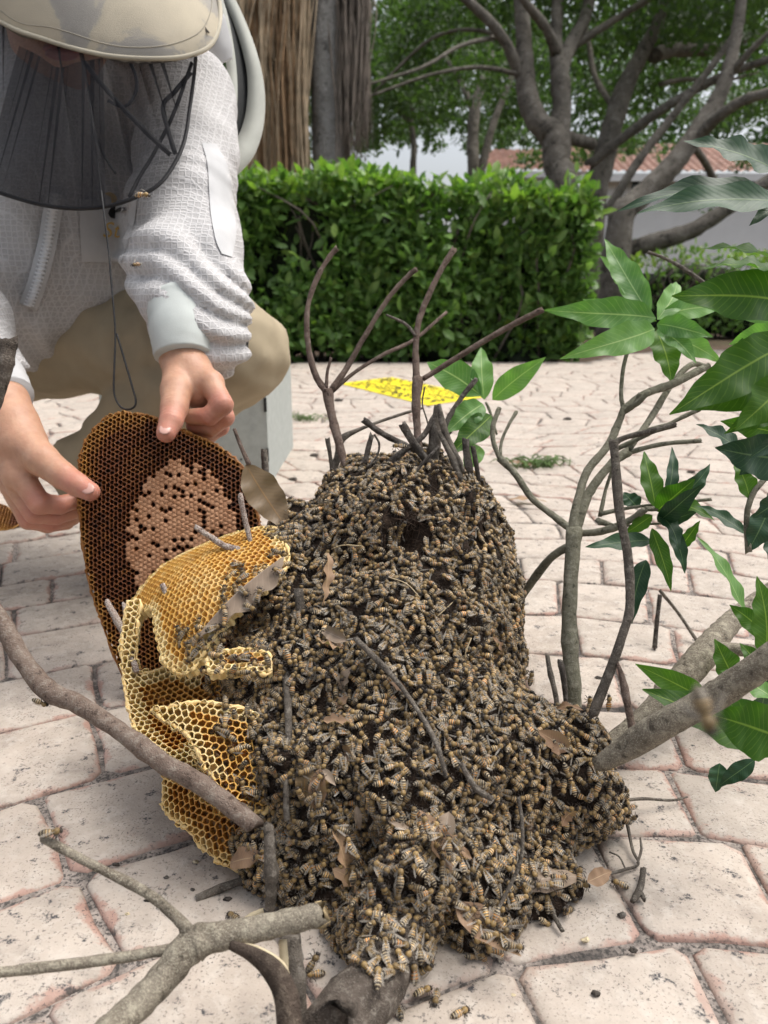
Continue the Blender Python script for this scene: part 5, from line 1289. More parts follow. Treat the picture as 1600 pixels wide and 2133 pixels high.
# single bees away from the mass
def lone(label, px, py, head, d=None, nrm=None, var=0, z=.0, sc_=1.0):
    p = P(px, py, d) if d else G(px, py, z); hd = np.array(head, float)
    bee_object(bee_matrix(p, np.array(nrm if nrm is not None else (0, 0, 1.0), float), hd, .0022, sc_), var, label)
lone('honey bee walking alone on the pavers right of the cluster', 1290, 1846, (-.8, .5, 0), var=0)
lone('honey bee walking on the pavers below the cluster, beside the grey stick', 655, 2035, (-1, -.2, 0), var=0)
lone('honey bee climbing the grey upright stick by the torn bark', 648, 2000, (.4, .5, .6), d=.43, nrm=(.5, -.8, .2))
lone('honey bee on the pavers under the bottom right of the log', 908, 2085, (-.2, -1, 0), var=2)
lone('honey bee on the pavers just right of the log', 882, 2070, (1, .4, 0), var=1)
lone('honey bee at the bottom edge beside the log', 830, 2110, (-.3, 1, 0), var=0)
lone('honey bee at the bottom edge on a mildewed paver', 960, 2115, (.6, .3, 0), var=2)
lone('honey bee on the tip of the thin left prong of the broken fork', 108, 1737, (1, .2, .1), d=.418, nrm=(.2, -.5, .9))
lone('honey bee resting by the tan splintered stick', 487, 1915, (-.7, .5, 0), var=3)
lone('honey bee hovering in front of the jacket emblem', 298, 411, (.9, -.2, .1), d=.72, nrm=(.1, -.3, 1), var=3, sc_=1.25)
lone('small honey bee flying in front of the sleeve cuff fold', 284, 555, (-.4, -.7, -.1), d=.80, nrm=(.2, -.4, .9), var=3)
lone('blurred honey bee flying close to the camera before the thick branch', 1467, 1485, (.3, .6, -.6), d=.165, nrm=(-.3, -.8, .5), var=3, sc_=.85)
lone('honey bee clinging to a knobbly twig at the nest crown', 832, 932, (-.9, .1, .1), d=.683, nrm=(-.2, -.6, .8))
lone('honey bee hanging on the crooked brown stem near its foot', 1262, 1462, (-.1, .2, 1), d=.566, nrm=(.9, -.4, .1))
lone('honey bee at the foot of the upright stem', 1226, 1462, (0, .2, 1), d=.60, nrm=(.1, -.9, .1))
lone('honey bee on the right flank standing off the cluster edge', 1102, 1410, (.1, .2, 1), d=.60, nrm=(.5, -.8, .1))
lone('honey bee on the bend of the long left branch', 88, 1458, (.9, .2, -.3), d=.565, nrm=(-.2, -.8, -.6))
# ------------------------------------------------------------------ the beekeeper
per = empty('person', np.append(P(140, 700, 1.16)[:2], 0))
tag(per, 'person squatting in a quilted white bee jacket, veiled sun hat and khaki trousers', 'person')
# body: head, trunk, arms, legs (coarse) and the two hands (fine), one mesh
body = chain([(130, 260, 1.10, .10), (110, 480, 1.14, .10), (90, 660, 1.2, .11)])
body += chain([(120, 180, 1.06, .05), (125, 60, 1.0, .06)])
hd = P(118, -20, 1.05)
body += [(hd, P(125, 30, 1.03), .080, .066), (P(124, 60, 1.01), P(122, 110, .985), .046, .025)]
body += chain([(385, 210, 1.08, .05), (385, 440, 1.0, .045), (380, 620, .91, .036), (381, 740, .855, .027)])
body += chain([(-130, 210, 1.08, .05), (-190, 500, 1.0, .045), (-70, 720, .90, .036), (8, 838, .832, .027)])
body += chain([(60, 670, 1.2, .08), (478, 728, 1.09, .058), (205, 1000, 1.14, .04), (262, 1090, 1.14, .035)])
body += chain([(20, 680, 1.22, .08), (-330, 740, 1.06, .058), (-300, 1120, 1.25, .04)])
lo, hi = bounds(body, .02); BV, BF = snet(caps_sdf(body, .03), lo, hi, .010)
def hand_mesh(bones, creases=None):
    lo, hi = bounds([b for b in bones], .008)
    base = caps_sdf(bones, .0036)
    def f(p):
        d = base(p)
        for j, t in creases or ():
            q = p - j.astype(np.float32); s = q @ t.astype(np.float32); w = np.exp(-((q * q).sum(-1)) / (.015 ** 2))
            d = d + .0011 * w * (np.exp(-((s - .0022) / .0009) ** 2) + np.exp(-((s + .0022) / .0009) ** 2) + .8 * np.exp(-(s / .0009) ** 2))
        return d
    return snet(f, lo, hi, .0014)
LH = chain([(380, 690, .88, .026), (381, 745, .855, .0255), (392, 775, .842, .026), (412, 806, .832, .024)])            # wrist to palm
LH += [(P(385, 770, .845), P(437, 800, .822), .020, .016), (P(395, 790, .845), P(446, 828, .838), .018, .0155), (P(392, 800, .85), P(436, 838, .852), .017, .014)]
LH += chain([(376, 772, .838, .0185), (368, 812, .812, .0165), (363, 850, .792, .0138), (357, 876, .779, .0118), (346, 902, .769, .0098)])   # thumb in front of the comb
LH += chain([(440, 800, .818, .0125), (463, 842, .802, .0112), (437, 866, .806, .0098), (398, 868, .815, .0085)])           # index
LH += chain([(447, 822, .835, .0125), (466, 868, .824, .0112), (440, 890, .824, .0098), (404, 886, .826, .0086)])
LH += chain([(440, 838, .85, .012), (457, 888, .842, .0105), (432, 908, .838, .0092), (405, 900, .836, .008)])
LH += chain([(430, 845, .862, .0105), (442, 895, .858, .009), (425, 912, .852, .008), (402, 905, .846, .007)])
RH = chain([(-50, 750, .88, .027), (8, 838, .832, .026), (28, 885, .816, .026), (46, 925, .806, .026)])
RH += [(P(25, 880, .818), P(40, 990, .80), .022, .018), (P(20, 890, .828), P(34, 1010, .82), .02, .017), (P(40, 900, .81), P(62, 965, .796), .022, .016)]
RH += chain([(48, 918, .803, .020), (88, 958, .784, .0165), (130, 990, .773, .0135), (158, 1008, .766, .0118), (188, 1024, .760, .0096)])   # thumb
RH += chain([(50, 1000, .793, .0125), (82, 1048, .789, .0112), (122, 1052, .80, .0098), (160, 1042, .812, .0086)])
RH += chain([(40, 1018, .808, .0125), (72, 1068, .806, .0112), (114, 1074, .815, .0098), (158, 1064, .825, .0086)])
RH += chain([(34, 1026, .824, .012), (62, 1080, .826, .0106), (106, 1088, .832, .0094), (150, 1080, .838, .0082)])
RH += chain([(30, 1030, .838, .011), (58, 1084, .842, .0095), (98, 1094, .846, .0082), (140, 1090, .85, .0072)])
def cr(a, b): return (P(*b), unit(P(*b) - P(*a)))
hl = hand_mesh(LH, [cr((368, 812, .812), (363, 850, .792)), cr((363, 850, .792), (357, 874, .779)), cr((440, 800, .818), (463, 842, .802)), cr((447, 822, .835), (466, 868, .824)), cr((440, 838, .85), (457, 888, .842)), cr((463, 842, .802), (437, 866, .806)), cr((466, 868, .824), (440, 890, .824))])
hr = hand_mesh(RH, [cr((88, 958, .784), (130, 990, .773)), cr((130, 990, .773), (156, 1007, .766)), cr((50, 1000, .793), (82, 1048, .789)), cr((40, 1018, .808), (72, 1068, .806)), cr((34, 1026, .824), (62, 1080, .826)), cr((82, 1048, .789), (122, 1052, .80)), cr((72, 1068, .806), (114, 1074, .815))])
V, F = joinm([(BV, BF), hl, hr])
skin = mk('body', V, F, MSKIN, parent=per)
tips = [P(346, 902, .769), P(188, 1024, .760)] + [P(*q) for q in ((463, 842, .802), (466, 868, .824), (457, 888, .842), (404, 886, .826), (437, 866, .806), (82, 1048, .789), (72, 1068, .806), (62, 1080, .826), (122, 1052, .8), (114, 1074, .815), (106, 1088, .832), (357, 876, .779), (158, 1008, .766))]
red = np.zeros(len(V))
for t in tips: red = np.maximum(red, np.exp(-((V - t) ** 2).sum(1) / (2 * .011 ** 2)))
fattr(skin.data, 'red', red)
def ellipsoid(c, ax, r, ns=10, nr=7):
    V = [];
    for i in range(nr + 1):
        a = PI * i / nr
        for k in range(ns):
            b = 2 * PI * k / ns; q = (math.sin(a) * math.cos(b) * r[0], math.sin(a) * math.sin(b) * r[1], math.cos(a) * r[2])
            V.append(c + ax[0] * q[0] + ax[1] * q[1] + ax[2] * q[2])
    F = [[i * ns + k, i * ns + (k + 1) % ns, (i + 1) * ns + (k + 1) % ns, (i + 1) * ns + k] for i in range(nr) for k in range(ns)]
    return np.array(V), F
def nail(a, b, r, view):
    t = unit(b - a); z = unit(view - t * np.dot(view, t)); s = np.cross(t, z)
    v, f = ellipsoid(b + t * .0015 + z * r * .80, (t, s, z), (.0074, .0062, .0017)); mk('fingernail', v, f, MNAIL, parent=skin)
nail(P(357, 876, .779), P(346, 902, .769), .0098, unit(CAMP - P(346, 902, .769)) + np.array((-.25, 0, 0)))
nail(P(158, 1008, .766), P(188, 1024, .760), .0096, unit(CAMP - P(188, 1024, .76)) + np.array((.1, 0, .15)))
# face below the brim: nose, lips, ears
ax = (np.array((1., 0, 0)), np.array((0, 1., 0)), np.array((0, 0, 1.)))
v, f = ellipsoid(P(128, 62, .957), ax, (.012, .012, .016)); mk('nose', v, f, MSKIN, parent=skin)
for dy, sx, sz in ((-3, .026, .006), (8, .022, .0075)):
    v, f = ellipsoid(P(130, 104 + dy, .958), ax, (sx, .010, sz)); mk('lip', v, f, MLIP, parent=skin)
v, f = ellipsoid(P(250, 20, 1.06), ax, (.010, .02, .03)); mk('ear', v, f, MSKIN, parent=skin)
# trousers
tro = chain([(60, 690, 1.2, .115), (200, 716, 1.16, .082), (478, 728, 1.08, .073)]) + chain([(478, 728, 1.08, .072), (330, 860, 1.12, .064), (185, 985, 1.14, .056)]) + chain([(20, 690, 1.22, .11), (-330, 740, 1.06, .075), (-300, 1090, 1.25, .06)])
fold1, fold2, fold3 = SNoise(12, 22), SNoise(13, 75), SNoise(14, 42)
kne = P(478, 728, 1.08).astype(np.float32)
def tro_sdf(p):
    d = caps_sdf(tro, .004)(p); r = np.sqrt(((p - kne) ** 2).sum(-1))
    return d + .005 * fold1(p) - .0016 * np.abs(fold3(p * np.array((.8, .8, 1.2), np.float32))) + .001 + .0012 * fold2(p) + .0035 * np.sin(r * 150 + 2 * fold1(p * .5)) * np.exp(-((r - .12) / .06) ** 2) + .004 * np.sin((p[..., 2] + p[..., 0] * .35) * 130) * np.exp(-((r - .25) / .12) ** 2) * .5
lo, hi = bounds(tro, .02); V, F = snet(tro_sdf, lo, hi, .0065); trs = mk('trousers', V, F, MKHAKI, parent=per); TB = bvh_of(V, F)
for c in (((262, 1080, 1.14, .04), (270, 1140, 1.12, .042), (360, 1180, 1.06, .036)), ((-300, 1120, 1.25, .05), (-290, 1150, 1.2, .05), (-220, 1180, 1.1, .045))):
    b = chain(c); lo, hi = bounds(b, .01)
    V, F = snet(lambda p: np.maximum(caps_sdf(b, .02)(p), .002 - p[..., 2]), lo, hi, .008)
    if len(V): mk('boot', V, F, MBLACK, parent=per)
# jacket
trunk = chain([(120, 200, 1.15, .125), (110, 330, 1.145, .155), (95, 480, 1.14, .158), (80, 575, 1.14, .150)]) + chain([(120, 180, 1.15, .09), (385, 205, 1.10, .07)]) + chain([(120, 180, 1.15, .09), (-130, 205, 1.12, .07)])
slv = chain([(390, 205, 1.085, .068), (390, 330, 1.04, .068), (382, 450, .985, .068), (388, 570, .935, .068), (410, 650, .90, .060), (425, 700, .885, .050)])
slv2 = chain([(-130, 205, 1.08, .07), (-190, 480, 1.0, .07), (-95, 670, .92, .06), (-30, 780, .865, .042)])
jn1, jn2 = SNoise(15, 16), SNoise(16, 45)
def jacket_sdf(p):
    d = caps_sdf(trunk, .03)(p); L = 0.0; e = None
    n1, n2 = jn1(p), jn2(p)
    for b in (slv, slv2):
        f = caps_sdf(b, .012)(p); e = f if e is None else np.minimum(e, f)
    # folds ring the sleeve: strongest at the elbow and above the cuff
    ph = (p[..., 2] * 82 + p[..., 0] * 44 + 1.9 * n1)
    e = e - (.013 * np.abs(np.sin(ph)) - .008) * np.exp(-((p[..., 2] - .36) / .16) ** 2) + .0022 * n2
    d = d + .006 * n1 + .002 * n2 + .004 * np.sin(p[..., 0] * 70 + p[..., 2] * 30 + 2 * n1)
    return smin(d, e, .012)
lo, hi = bounds(trunk + slv + slv2, .02); JV, JF = snet(jacket_sdf, lo, hi, .0058)
jacket = mk('jacket', JV, JF, MJACKET, parent=per); JB = bvh_of(JV, JF)
# cuffs
V, F = tube(PL((376, 640, .872), (377, 695, .852), (381, 742, .846)), [.037, .034, .031], 20, 8, .012, 4); mk('cuff', V, F, MCUFF, parent=jacket)
V, F = tube(PL((-25, 770, .86), (-4, 805, .845), (10, 832, .835)), [.036, .033, .031], 20, 8, .012, 5); mk('cuff', V, F, MWHITE, parent=jacket)
V, F = tube(PL((418, 690, .892), (424, 712, .884), (424, 732, .880)), [.052, .048, .038], 22, 6, .03, 6); mk('cuff_hem', V, F, MWHITE, parent=jacket)
def drape(name, left, right, m, off=.002, parent=None):
    """a cloth panel lying on the jacket between two edge lines, cast onto it along the view"""
    L, R = catmull(np.array(left, float), 8), catmull(np.array(right, float), 8); nc = 14; V = []; n_ = len(L)
    last = None
    for i in range(n_):
        for j in range(nc + 1):
            q = L[i] * (1 - j / nc) + R[i] * (j / nc); h = hit(q[0], q[1], [JB])
            if h is None: h = (last, None, 0)
            last = h[0]; V.append(h[0] + unit(CAMP - h[0]) * off)
    V = np.array(V); G3 = V.reshape(n_, nc + 1, 3).copy()
    for _ in range(3): G3[1:-1, 1:-1] = (G3[1:-1, 1:-1] * 2 + G3[:-2, 1:-1] + G3[2:, 1:-1] + G3[1:-1, :-2] + G3[1:-1, 2:]) / 6
    V = G3.reshape(-1, 3)
    F = [[i * (nc + 1) + j, i * (nc + 1) + j + 1, (i + 1) * (nc + 1) + j + 1, (i + 1) * (nc + 1) + j] for i in range(n_ - 1) for j in range(nc)]
    return mk(name, V, F, m, parent=parent or jacket)
drape('sleeve_panel', [(420, 296), (432, 340), (436, 400), (440, 450), (450, 500), (462, 528)], [(452, 300), (474, 345), (484, 400), (490, 450), (492, 490), (484, 535)], MWHITE, .003)
drape('front_panel', [(165, 415), (166, 460), (168, 500), (170, 545)], [(285, 415), (280, 460), (268, 500), (252, 548)], MWHITE, .003)
# zip down the front
zp = [hit(x, y, [JB]) for x, y in ((118, 405), (108, 450), (100, 500), (88, 550), (74, 600), (58, 640))]
zpts = [h[0] + unit(CAMP - h[0]) * .012 for h in zp if h]
V, F = ribbon(zpts, [.022] * 4, unit(CAMP - zpts[2]), .002); zz_ = mk('zip_tape', V, F, MWHITE, parent=jacket)
zc = catmull(zpts, 12); tee = []
for i in range(len(zc) - 1):
    t = unit(zc[i + 1] - zc[i]); v_ = unit(CAMP - zc[i]); s = unit(np.cross(t, v_)); R = np.column_stack([s, t, v_])
    tee.append(box(zc[i] + v_ * .0025 + s * .0014 * (1 if i % 2 else -1), (.0095, .0030, .0040), R))
V, F = joinm(tee); tag(mk('zip_teeth', V, F, MZIP, parent=jacket), kind='stuff')
# emblem and lettering on the chest
def on_jacket(px, py, off=.010):
    h = hit(px, py, [JB]); return h[0] + unit(CAMP - h[0]) * off
ctr = on_jacket(235, 440); vz = unit(CAMP - ctr); vx = unit(np.cross((0, 0, 1), vz)); vx = -vx if vx[0] < 0 else vx; vy = np.cross(vz, vx)
def flat(name, pts, m, org, z=0.0):
    """flat print: pts in photo pixels relative to the emblem centre"""
    s = np.linalg.norm(org - CAMP) / FOC
    V = [on_jacket(235 + x, 440 + y, .009 + z) for x, y in pts]; n_ = len(V); V = V + [v - vz * .0006 for v in V]
    F = [list(range(n_))] + [[(i + 1) % n_, i, n_ + i, n_ + (i + 1) % n_] for i in range(n_)]
    return mk(name, V, F, m, parent=jacket, smooth=False)
def petal(cx, cy, L, w, a):
    q = [(t * L, math.sin(PI * t) * w) for t in np.linspace(0, 1, 8)] + [(t * L, -math.sin(PI * t) * w) for t in np.linspace(1, 0, 8)[1:-1]]
    return [(cx + x * math.cos(a) - y * math.sin(a), cy + x * math.sin(a) + y * math.cos(a)) for x, y in q]
flat('emblem_mark', [(-8 + 18 * math.cos(a), -22 + 18 * math.sin(a)) for a in np.linspace(-PI / 2 - .6, PI / 2 - .6, 12)] + [(-2, -14), (-4, -30)], MGOLD, ctr)
for a, L in ((-.75, 26), (-.25, 22), (.25, 30), (.6, 20)): flat('emblem_petal', petal(-10, 4, L, 4.2, a), MBLACK, ctr, .0004)
flat('emblem_petal', petal(2, 2, 26, 6, -.35), MBLACK, ctr, .0008); flat('emblem_petal', petal(7, 1, 17, 3.2, -.35), MWHITE, ctr, .0014)
tc = bpy.data.curves.new('lettering', 'FONT'); tc.body = 'Sto'; tc.size = .028; tc.shear = .35; tc.extrude = .0003; tc.resolution_u = 3
tc.materials.append(MGOLD); tmp = bpy.data.objects.new('tmp', tc); COL.objects.link(tmp); tmesh = bpy.data.meshes.new_from_object(tmp.evaluated_get(bpy.context.evaluated_depsgraph_get())); bpy.data.objects.remove(tmp)
to = bpy.data.objects.new('lettering', tmesh); COL.objects.link(to); to['kind'] = 'stuff'
tl = on_jacket(212, 494, .010); to.parent = jacket; R4 = np.eye(4); R4[:3, 0] = vx; R4[:3, 1] = vy; R4[:3, 2] = vz; R4[:3, 3] = tl - np.array(per.location); to.matrix_local = Matrix(R4.tolist())
# hat: brim lofted from crown band to edge
edge = [(-150, -60, .97), (0, 45, .93), (100, 84, .91), (180, 107, .90), (250, 119, .892), (340, 122, .89), (400, 114, .90), (440, 92, .915), (458, 45, .94), (454, -10, .97), (430, -80, 1.02), (350, -150, 1.08), (150, -190, 1.12), (-80, -160, 1.06)]
E3 = catmull([P(*e) for e in edge] + [P(*edge[0])], 6)[:-1]
hc = P(150, -70, 1.0); up_h = unit(np.array((.05, -.35, .93)))
nE = len(E3); rows = []
for t in np.linspace(0, 1, 7):
    ringin = []
    for q in E3:
        dq = q - hc; flatd = dq - up_h * np.dot(dq, up_h); inn = hc + unit(flatd) * .098 + up_h * .02
        ringin.append(q * (1 - t) + inn * t + up_h * .012 * math.sin(PI * t) + up_h * .003 * math.sin(8 * math.atan2(flatd[1], flatd[0])) * (1 - t))
    rows.append(ringin)
for t in np.linspace(.15, 1, 6):
    rows.append([(lambda b: hc + up_h * (.02 + .11 * math.sin(t * PI / 2)) + (b - hc - up_h * .02) * max(.02, math.cos(t * PI / 2)) ** .6)(rows[6][i]) for i in range(nE)])
V = np.array([p for r in rows for p in r]); nr_ = len(rows)
V2 = V - up_h * .0025
F = [[i * nE + k, i * nE + (k + 1) % nE, (i + 1) * nE + (k + 1) % nE, (i + 1) * nE + k] for i in range(nr_ - 1) for k in range(nE)]
m_ = len(V); F = F + [[m_ + a for a in q[::-1]] for q in F] + [[k, m_ + k, m_ + (k + 1) % nE, (k + 1) % nE] for k in range(nE)]
hat = mk('hat', np.vstack([V, V2]), F, MHAT, parent=per)
V, F = tube(np.vstack([E3, E3[:1]]), [.0028] * (nE + 1), 8, 2, 0, 1, False); mk('brim_piping', V, F, MHATEDGE, parent=hat)
for t in (.09,):
    k = t * 6; k0 = int(k); L_ = [rows[k0][i] * (1 - k + k0) + rows[k0 + 1][i] * (k - k0) + up_h * .0004 for i in range(nE)]
    v_, f_ = tube(np.array(L_ + L_[:1]), [.0006] * (nE + 1), 5, 2, 0, 1, False); mk('stitching', v_, f_, MHATEDGE3, parent=hat)
V, F = tube(PL((350, -10, .985), (395, 30, .955), (436, 84, .917)), [.0012] * 3, 5, 6); V += up_h * .008; mk('seam', V, F, MHATEDGE2, parent=hat)
# veil: netting between the brim and a sprung hoop
hoop = [(-90, 350, .92), (-40, 388, .89), (0, 402, .875), (80, 425, .862), (150, 434, .86), (220, 430, .86), (280, 412, .868), (330, 385, .88), (364, 340, .90), (385, 290, .918), (396, 220, .93), (404, 160, .93), (408, 118, .915)]
brimc = [(-90, 5, .95), (-40, 25, .945), (0, 46, .94), (60, 70, .925), (110, 88, .918), (160, 104, .912), (210, 115, .905), (260, 122, .90), (300, 124, .90), (335, 125, .90), (365, 122, .902), (390, 118, .905), (408, 114, .91)]
H3, B3 = catmull(PL(*hoop), 10), catmull(PL(*brimc), 10); nH = len(H3); rv = np.random.default_rng(8)
def net(name, top, bot, amp0, amp1, nf, fwd, parent, seed):
    """hanging net whose folds double back over themselves"""
    rv = np.random.default_rng(seed); T, B = catmull(PL(*top), 24), catmull(PL(*bot), 24); nH = min(len(T), len(B)); s_ = np.linspace(0, 1, nH); nT = 18; V = []
    ph = 2 * PI * nf * s_ + 1.3 * np.sin(2 * PI * s_ * 2.3 + seed); am = .6 + .4 * np.sin(2 * PI * s_ * 3.1 + seed * 2)
    for j in range(nT + 1):
        t = j / nT; A = amp0 * (1 - t) + amp1 * t
        for i in range(nH):
            si = min(1, max(0, s_[i] + A / nf * .45 * am[i] * math.sin(ph[i]))); k = si * (nH - 1); k0 = min(nH - 2, int(k)); fr = k - k0
            q = (T[k0] * (1 - fr) + T[k0 + 1] * fr) * (1 - t) + (B[k0] * (1 - fr) + B[k0 + 1] * fr) * t; v_ = unit(CAMP - q)
            V.append(q + v_ * (fwd + .006 * A * am[i] * math.cos(ph[i]) + .012 * math.sin(PI * t)))
    F = [[j * nH + i, j * nH + i + 1, (j + 1) * nH + i + 1, (j + 1) * nH + i] for j in range(nT) for i in range(nH - 1)]
    return mk(name, V, F, MVEIL, parent=parent)
veil = net('veil', brimc, hoop, .9, .12, 15, .006, per, 3)
net('gathered_net', [(40, 95, .94), (80, 115, .935), (120, 140, .93), (160, 130, .928), (215, 120, .925)], hoop[1:8], 1.3, .5, 13, -.004, veil, 5)
V, F = tube(H3, [.0023] * len(H3), 8, 1, 0, 1); mk('hoop', V, F, MBLACK, parent=veil)
for l, r in (([(185, 190, .90), (195, 270, .885), (205, 350, .87), (215, 430, .85), (226, 520, .845), (233, 600, .84), (240, 690, .835), (238, 770, .83), (238, 820, .828), (252, 848, .826), (272, 852, .826), (283, 838, .826), (274, 800, .828), (258, 745, .832), (243, 695, .835)], .0014),
             ([(176, 130, .91), (220, 185, .90), (270, 240, .895), (320, 290, .89), (355, 322, .892)], .0038), ([(270, 125, .91), (284, 165, .905), (280, 200, .90), (258, 222, .90), (225, 210, .90)], .0026),
             ([(398, 150, .92), (365, 190, .915), (340, 220, .91), (350, 270, .905), (365, 320, .90)], .0034), ([(400, 130, .92), (360, 240, .912), (320, 320, .90), (290, 370, .885), (270, 410, .872)], .0028), ([(230, 200, .90), (290, 255, .895), (315, 280, .893)], .0016), ([(190, 260, .888), (215, 320, .88), (240, 360, .877)], .0016)):
    V, F = tube(PL(*l), [r * .8] * len(l), 6, 6, .05, 2); mk('drawstring', V, F, MBLACK, parent=veil)
# hood of the jacket hanging behind the shoulder: two pale bands with dark net between
ob = [(440, -60, 1.20), (478, 0, 1.19), (508, 70, 1.18), (528, 140, 1.17), (534, 200, 1.165), (528, 260, 1.16), (508, 312, 1.15), (474, 352, 1.14), (440, 375, 1.13)]
ib = [(430, -60, 1.16), (458, 10, 1.15), (474, 80, 1.14), (483, 150, 1.135), (484, 210, 1.13), (476, 265, 1.125), (462, 310, 1.12), (446, 335, 1.12), (430, 355, 1.11)]
V, F = ribbon(PL(*ob), [.016, .017, .019, .022, .026, .03, .034, .03, .02], (0, -1, .1), .004); hood = mk('hood_band', V, F, MBAND, parent=jacket)
V, F = ribbon(PL(*ib), [.014] * 4, (0, -1, .1), .004); mk('hood_band', V, F, MBAND, parent=jacket)
a, b = catmull(PL(*ob), 6), catmull(PL(*ib), 6); V = [p * (1 - t) + q * t + np.array((0, .025 * math.sin(PI * t), 0)) for p, q in zip(a, b) for t in np.linspace(0.05, .95, 7)]
F = [[i * 7 + k, i * 7 + k + 1, i * 7 + 8 + k, i * 7 + 7 + k] for i in range(len(a) - 1) for k in range(6)]; mk('hood_net', V, F, MDARKNET, parent=jacket)
V, F = ribbon(PL((440, 40, 1.10), (460, 100, 1.10), (470, 128, 1.10)), [.04, .035, .02], (0, -1, .1), .003); mk('collar_flap', V, F, MWHITE, parent=jacket)
# ------------------------------------------------------------------ things on the paving
# yellow board with black marks
yc = [G(708, 800), G(815, 787), G(1012, 828), G(890, 846)]
ctrY = np.mean(yc, 0); V = [q + np.array((0, 0, .004)) for q in yc] + [q + np.array((0, 0, .0018)) for q in yc]
yb = mk('yellow_sheet', V, [[3, 2, 1, 0], [0, 1, 5, 4], [1, 2, 6, 5], [2, 3, 7, 6], [3, 0, 4, 7]], MYELLOW, smooth=False); tag(yb, 'yellow sheet covered in black marks lying flat on the pavers behind the nest', 'sheet')
if np.cross(yc[1] - yc[0], yc[2] - yc[0])[2] > 0: yb.data.flip_normals()
ry = np.random.default_rng(4); parts = []
for k in range(260):
    u, v = ry.uniform(.04, .96, 2); q = (yc[0] * (1 - u) + yc[1] * u) * (1 - v) + (yc[3] * (1 - u) + yc[2] * u) * v
    s = ry.uniform(.006, .015); n_ = 7; a0 = ry.uniform(0, 6); el = ry.uniform(.35, 1); th = ry.uniform(0, PI); base = len(parts)
    ring = []
    for a in np.linspace(0, 2 * PI, n_, endpoint=False):
        r = s * ry.uniform(.6, 1.1); x, y = r * math.cos(a), r * el * math.sin(a); ring.append(q + np.array((x * math.cos(th) - y * math.sin(th), x * math.sin(th) + y * math.cos(th), .0062)))
    ring.append(q + np.array((0, 0, .009))); parts.append((np.array(ring), [[i, (i + 1) % n_, n_] for i in range(n_)]))
V, F = joinm(parts); tag(mk('black_marks', V, F, MSPECK, parent=yb), kind='stuff')
# grey wooden box behind the comb
bx1 = G(563, 1010); bd = proj(bx1)[2]; bw = .36; bh = .25
bc = np.array((bx1[0] - bw / 2, bx1[1] + .22, 0))
bxo = empty('hive_box', bc); tag(bxo, 'grey painted wooden box standing on the pavers behind the held comb', 'box')
t_ = .019
for (cx, cyy, sx, sy, nm) in ((0, -.22, bw, t_, 'front_board'), (0, .22, bw, t_, 'back_board'), (-bw / 2 + t_ / 2, 0, t_, .44 - t_ * 1.02, 'side_board'), (bw / 2 - t_ / 2, 0, t_, .44 - t_ * 1.02, 'side_board')):
    v, f = box(bc + np.array((cx, cyy, bh / 2)), (sx, sy, bh)); mk(nm, v, f, MGREY, parent=bxo, smooth=False)
v, f = box(bc + np.array((0, 0, .012)), (bw - .04, .40, .02)); mk('floor_board', v, f, MGREY, parent=bxo, smooth=False)
for k in (.05, .16): v, f = box(bc + np.array((bw / 2 - .002, -.2315, k + .02)), (.006, .004, .03)); mk('joint_slot', v, f, MBLACK, parent=bxo, smooth=False)
for x in (.02, .09):
    for z in (.06, .1): v, f = ellipsoid(bc + np.array((x + .03, -.2305, z)), ax, (.0025, .001, .0025), 6, 4); mk('nail_head', v, f, MBLACK, parent=bxo)
# pale tub beside the knee
tb = G(577, 806); v, f = box(tb + np.array((-.01, .06, .04)), (.085, .12, .08)); o = mk('plastic_tub', v, f, MPALEPLASTIC, smooth=False); tag(o, 'small pale plastic tub on the pavers just past the knee', 'tub')
bev = o.modifiers.new('soft_edge', 'BEVEL'); bev.width = .008; bev.segments = 3
v, f = box(tb + np.array((-.01, .06, .083)), (.093, .128, .012)); mk('lid', v, f, MPALEPLASTIC, parent=o, org=np.array(o.location), smooth=False)
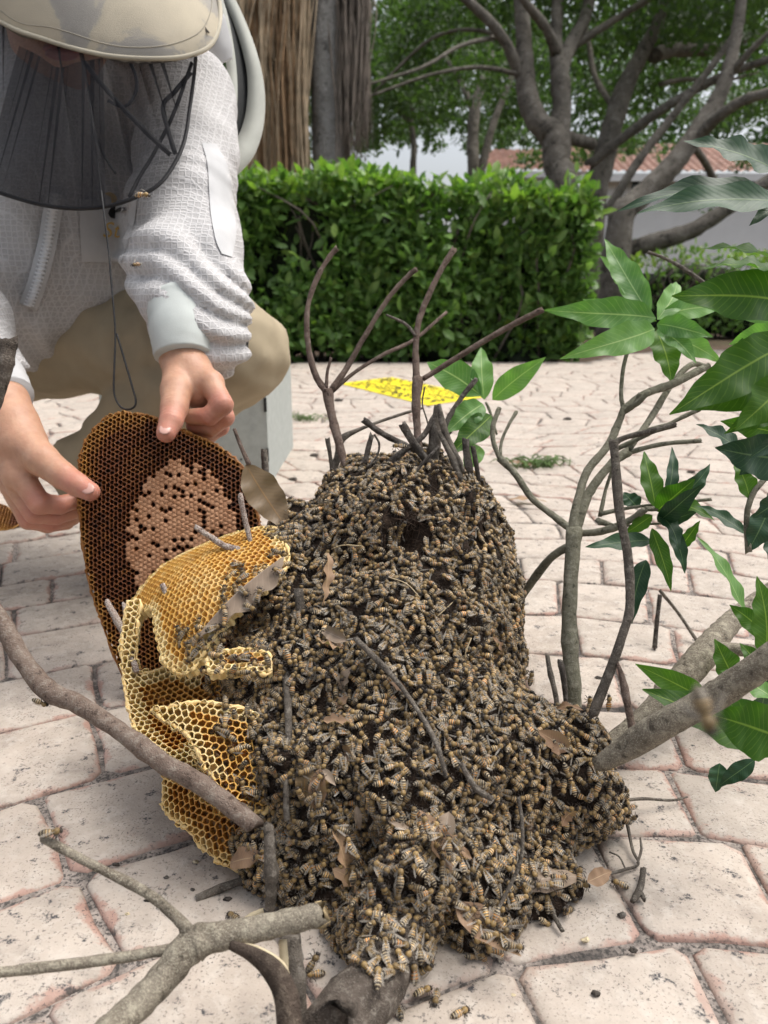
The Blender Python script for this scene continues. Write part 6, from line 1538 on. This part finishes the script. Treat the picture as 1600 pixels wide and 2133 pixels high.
# grass blades growing in the joints
def tuft(label, cx, cy, n_, spread, hgt, seed):
    rt = np.random.default_rng(seed); parts = []
    for k in range(n_):
        p = G(cx + rt.normal(0, spread), cy + rt.normal(0, spread * .12)); a = rt.uniform(0, 2 * PI); L = hgt * rt.uniform(.5, 1.3); d = np.array((math.cos(a), math.sin(a), 0))
        parts.append(tube([p, p + d * L * .5 + np.array((0, 0, L * .35)), p + d * L + np.array((0, 0, L * .15))], [.0016, .0013, .0004], 3, 3, 0, k))
    V, F = joinm(parts); o = mk('grass_tuft', V, F, MGRASS); tag(o, label, 'grass', kind='stuff')
tuft('thin green grass growing in a joint right of the nest top', 1120, 972, 90, 26, .055, 1)
tuft('sparse grass in a joint left of the nest top', 640, 876, 50, 20, .05, 2)
# fallen leaf crumbs on the far paving
rl = np.random.default_rng(9)
for k, (x, y, lab) in enumerate(((1182, 875, 'small brown leaf crumb on the pavers beyond the five pale leaves'), (706, 836, 'dark pellet of debris on the pavers left of the nest stems'), (655, 950, 'dark crumb of debris on the pavers behind the nest shoulder'), (610, 1000, 'brown crumb of leaf on the pavers beside the purplish stub'), (1248, 1415, 'round dark seed on the pavers behind the crooked stem'), (1440, 985, 'curled brown leaf crumb on the pavers under the hanging leaves'))):
    p = G(x, y); s = proj(p)[2] * 6 / FOC; v, f = ellipsoid(p + np.array((0, 0, s * .4)), ax, (s * 1.6, s, s * .5), 8, 5); v = v + rl.normal(0, s * .12, v.shape); o = mk('debris', v, f, MBARK_DARK); tag(o, lab, 'debris')
# crumbs of wax and bark shed around the nest
rc = np.random.default_rng(19)
for k in range(14):
    x, y = (rc.uniform(230, 560), rc.uniform(1760, 1990)) if k % 2 else (rc.uniform(880, 1330), rc.uniform(1880, 2090))
    p = G(x, y, .0008); s = rc.uniform(.0008, .0024); v, f = ellipsoid(p + np.array((0, 0, s * .35)), ax, (s * 1.5, s, s * .5), 6, 4); v = v + rc.normal(0, s * .18, v.shape)
    o = mk('crumb', v, f, MBARK_DARK if k % 3 else MCUT2); tag(o, 'tiny crumb of wax or bark on the pavers left of the log' if k % 2 else 'tiny crumb of bark or wax on the pavers right of the log', 'crumb', 'crumbs left of the log' if k % 2 else 'crumbs right of the log')
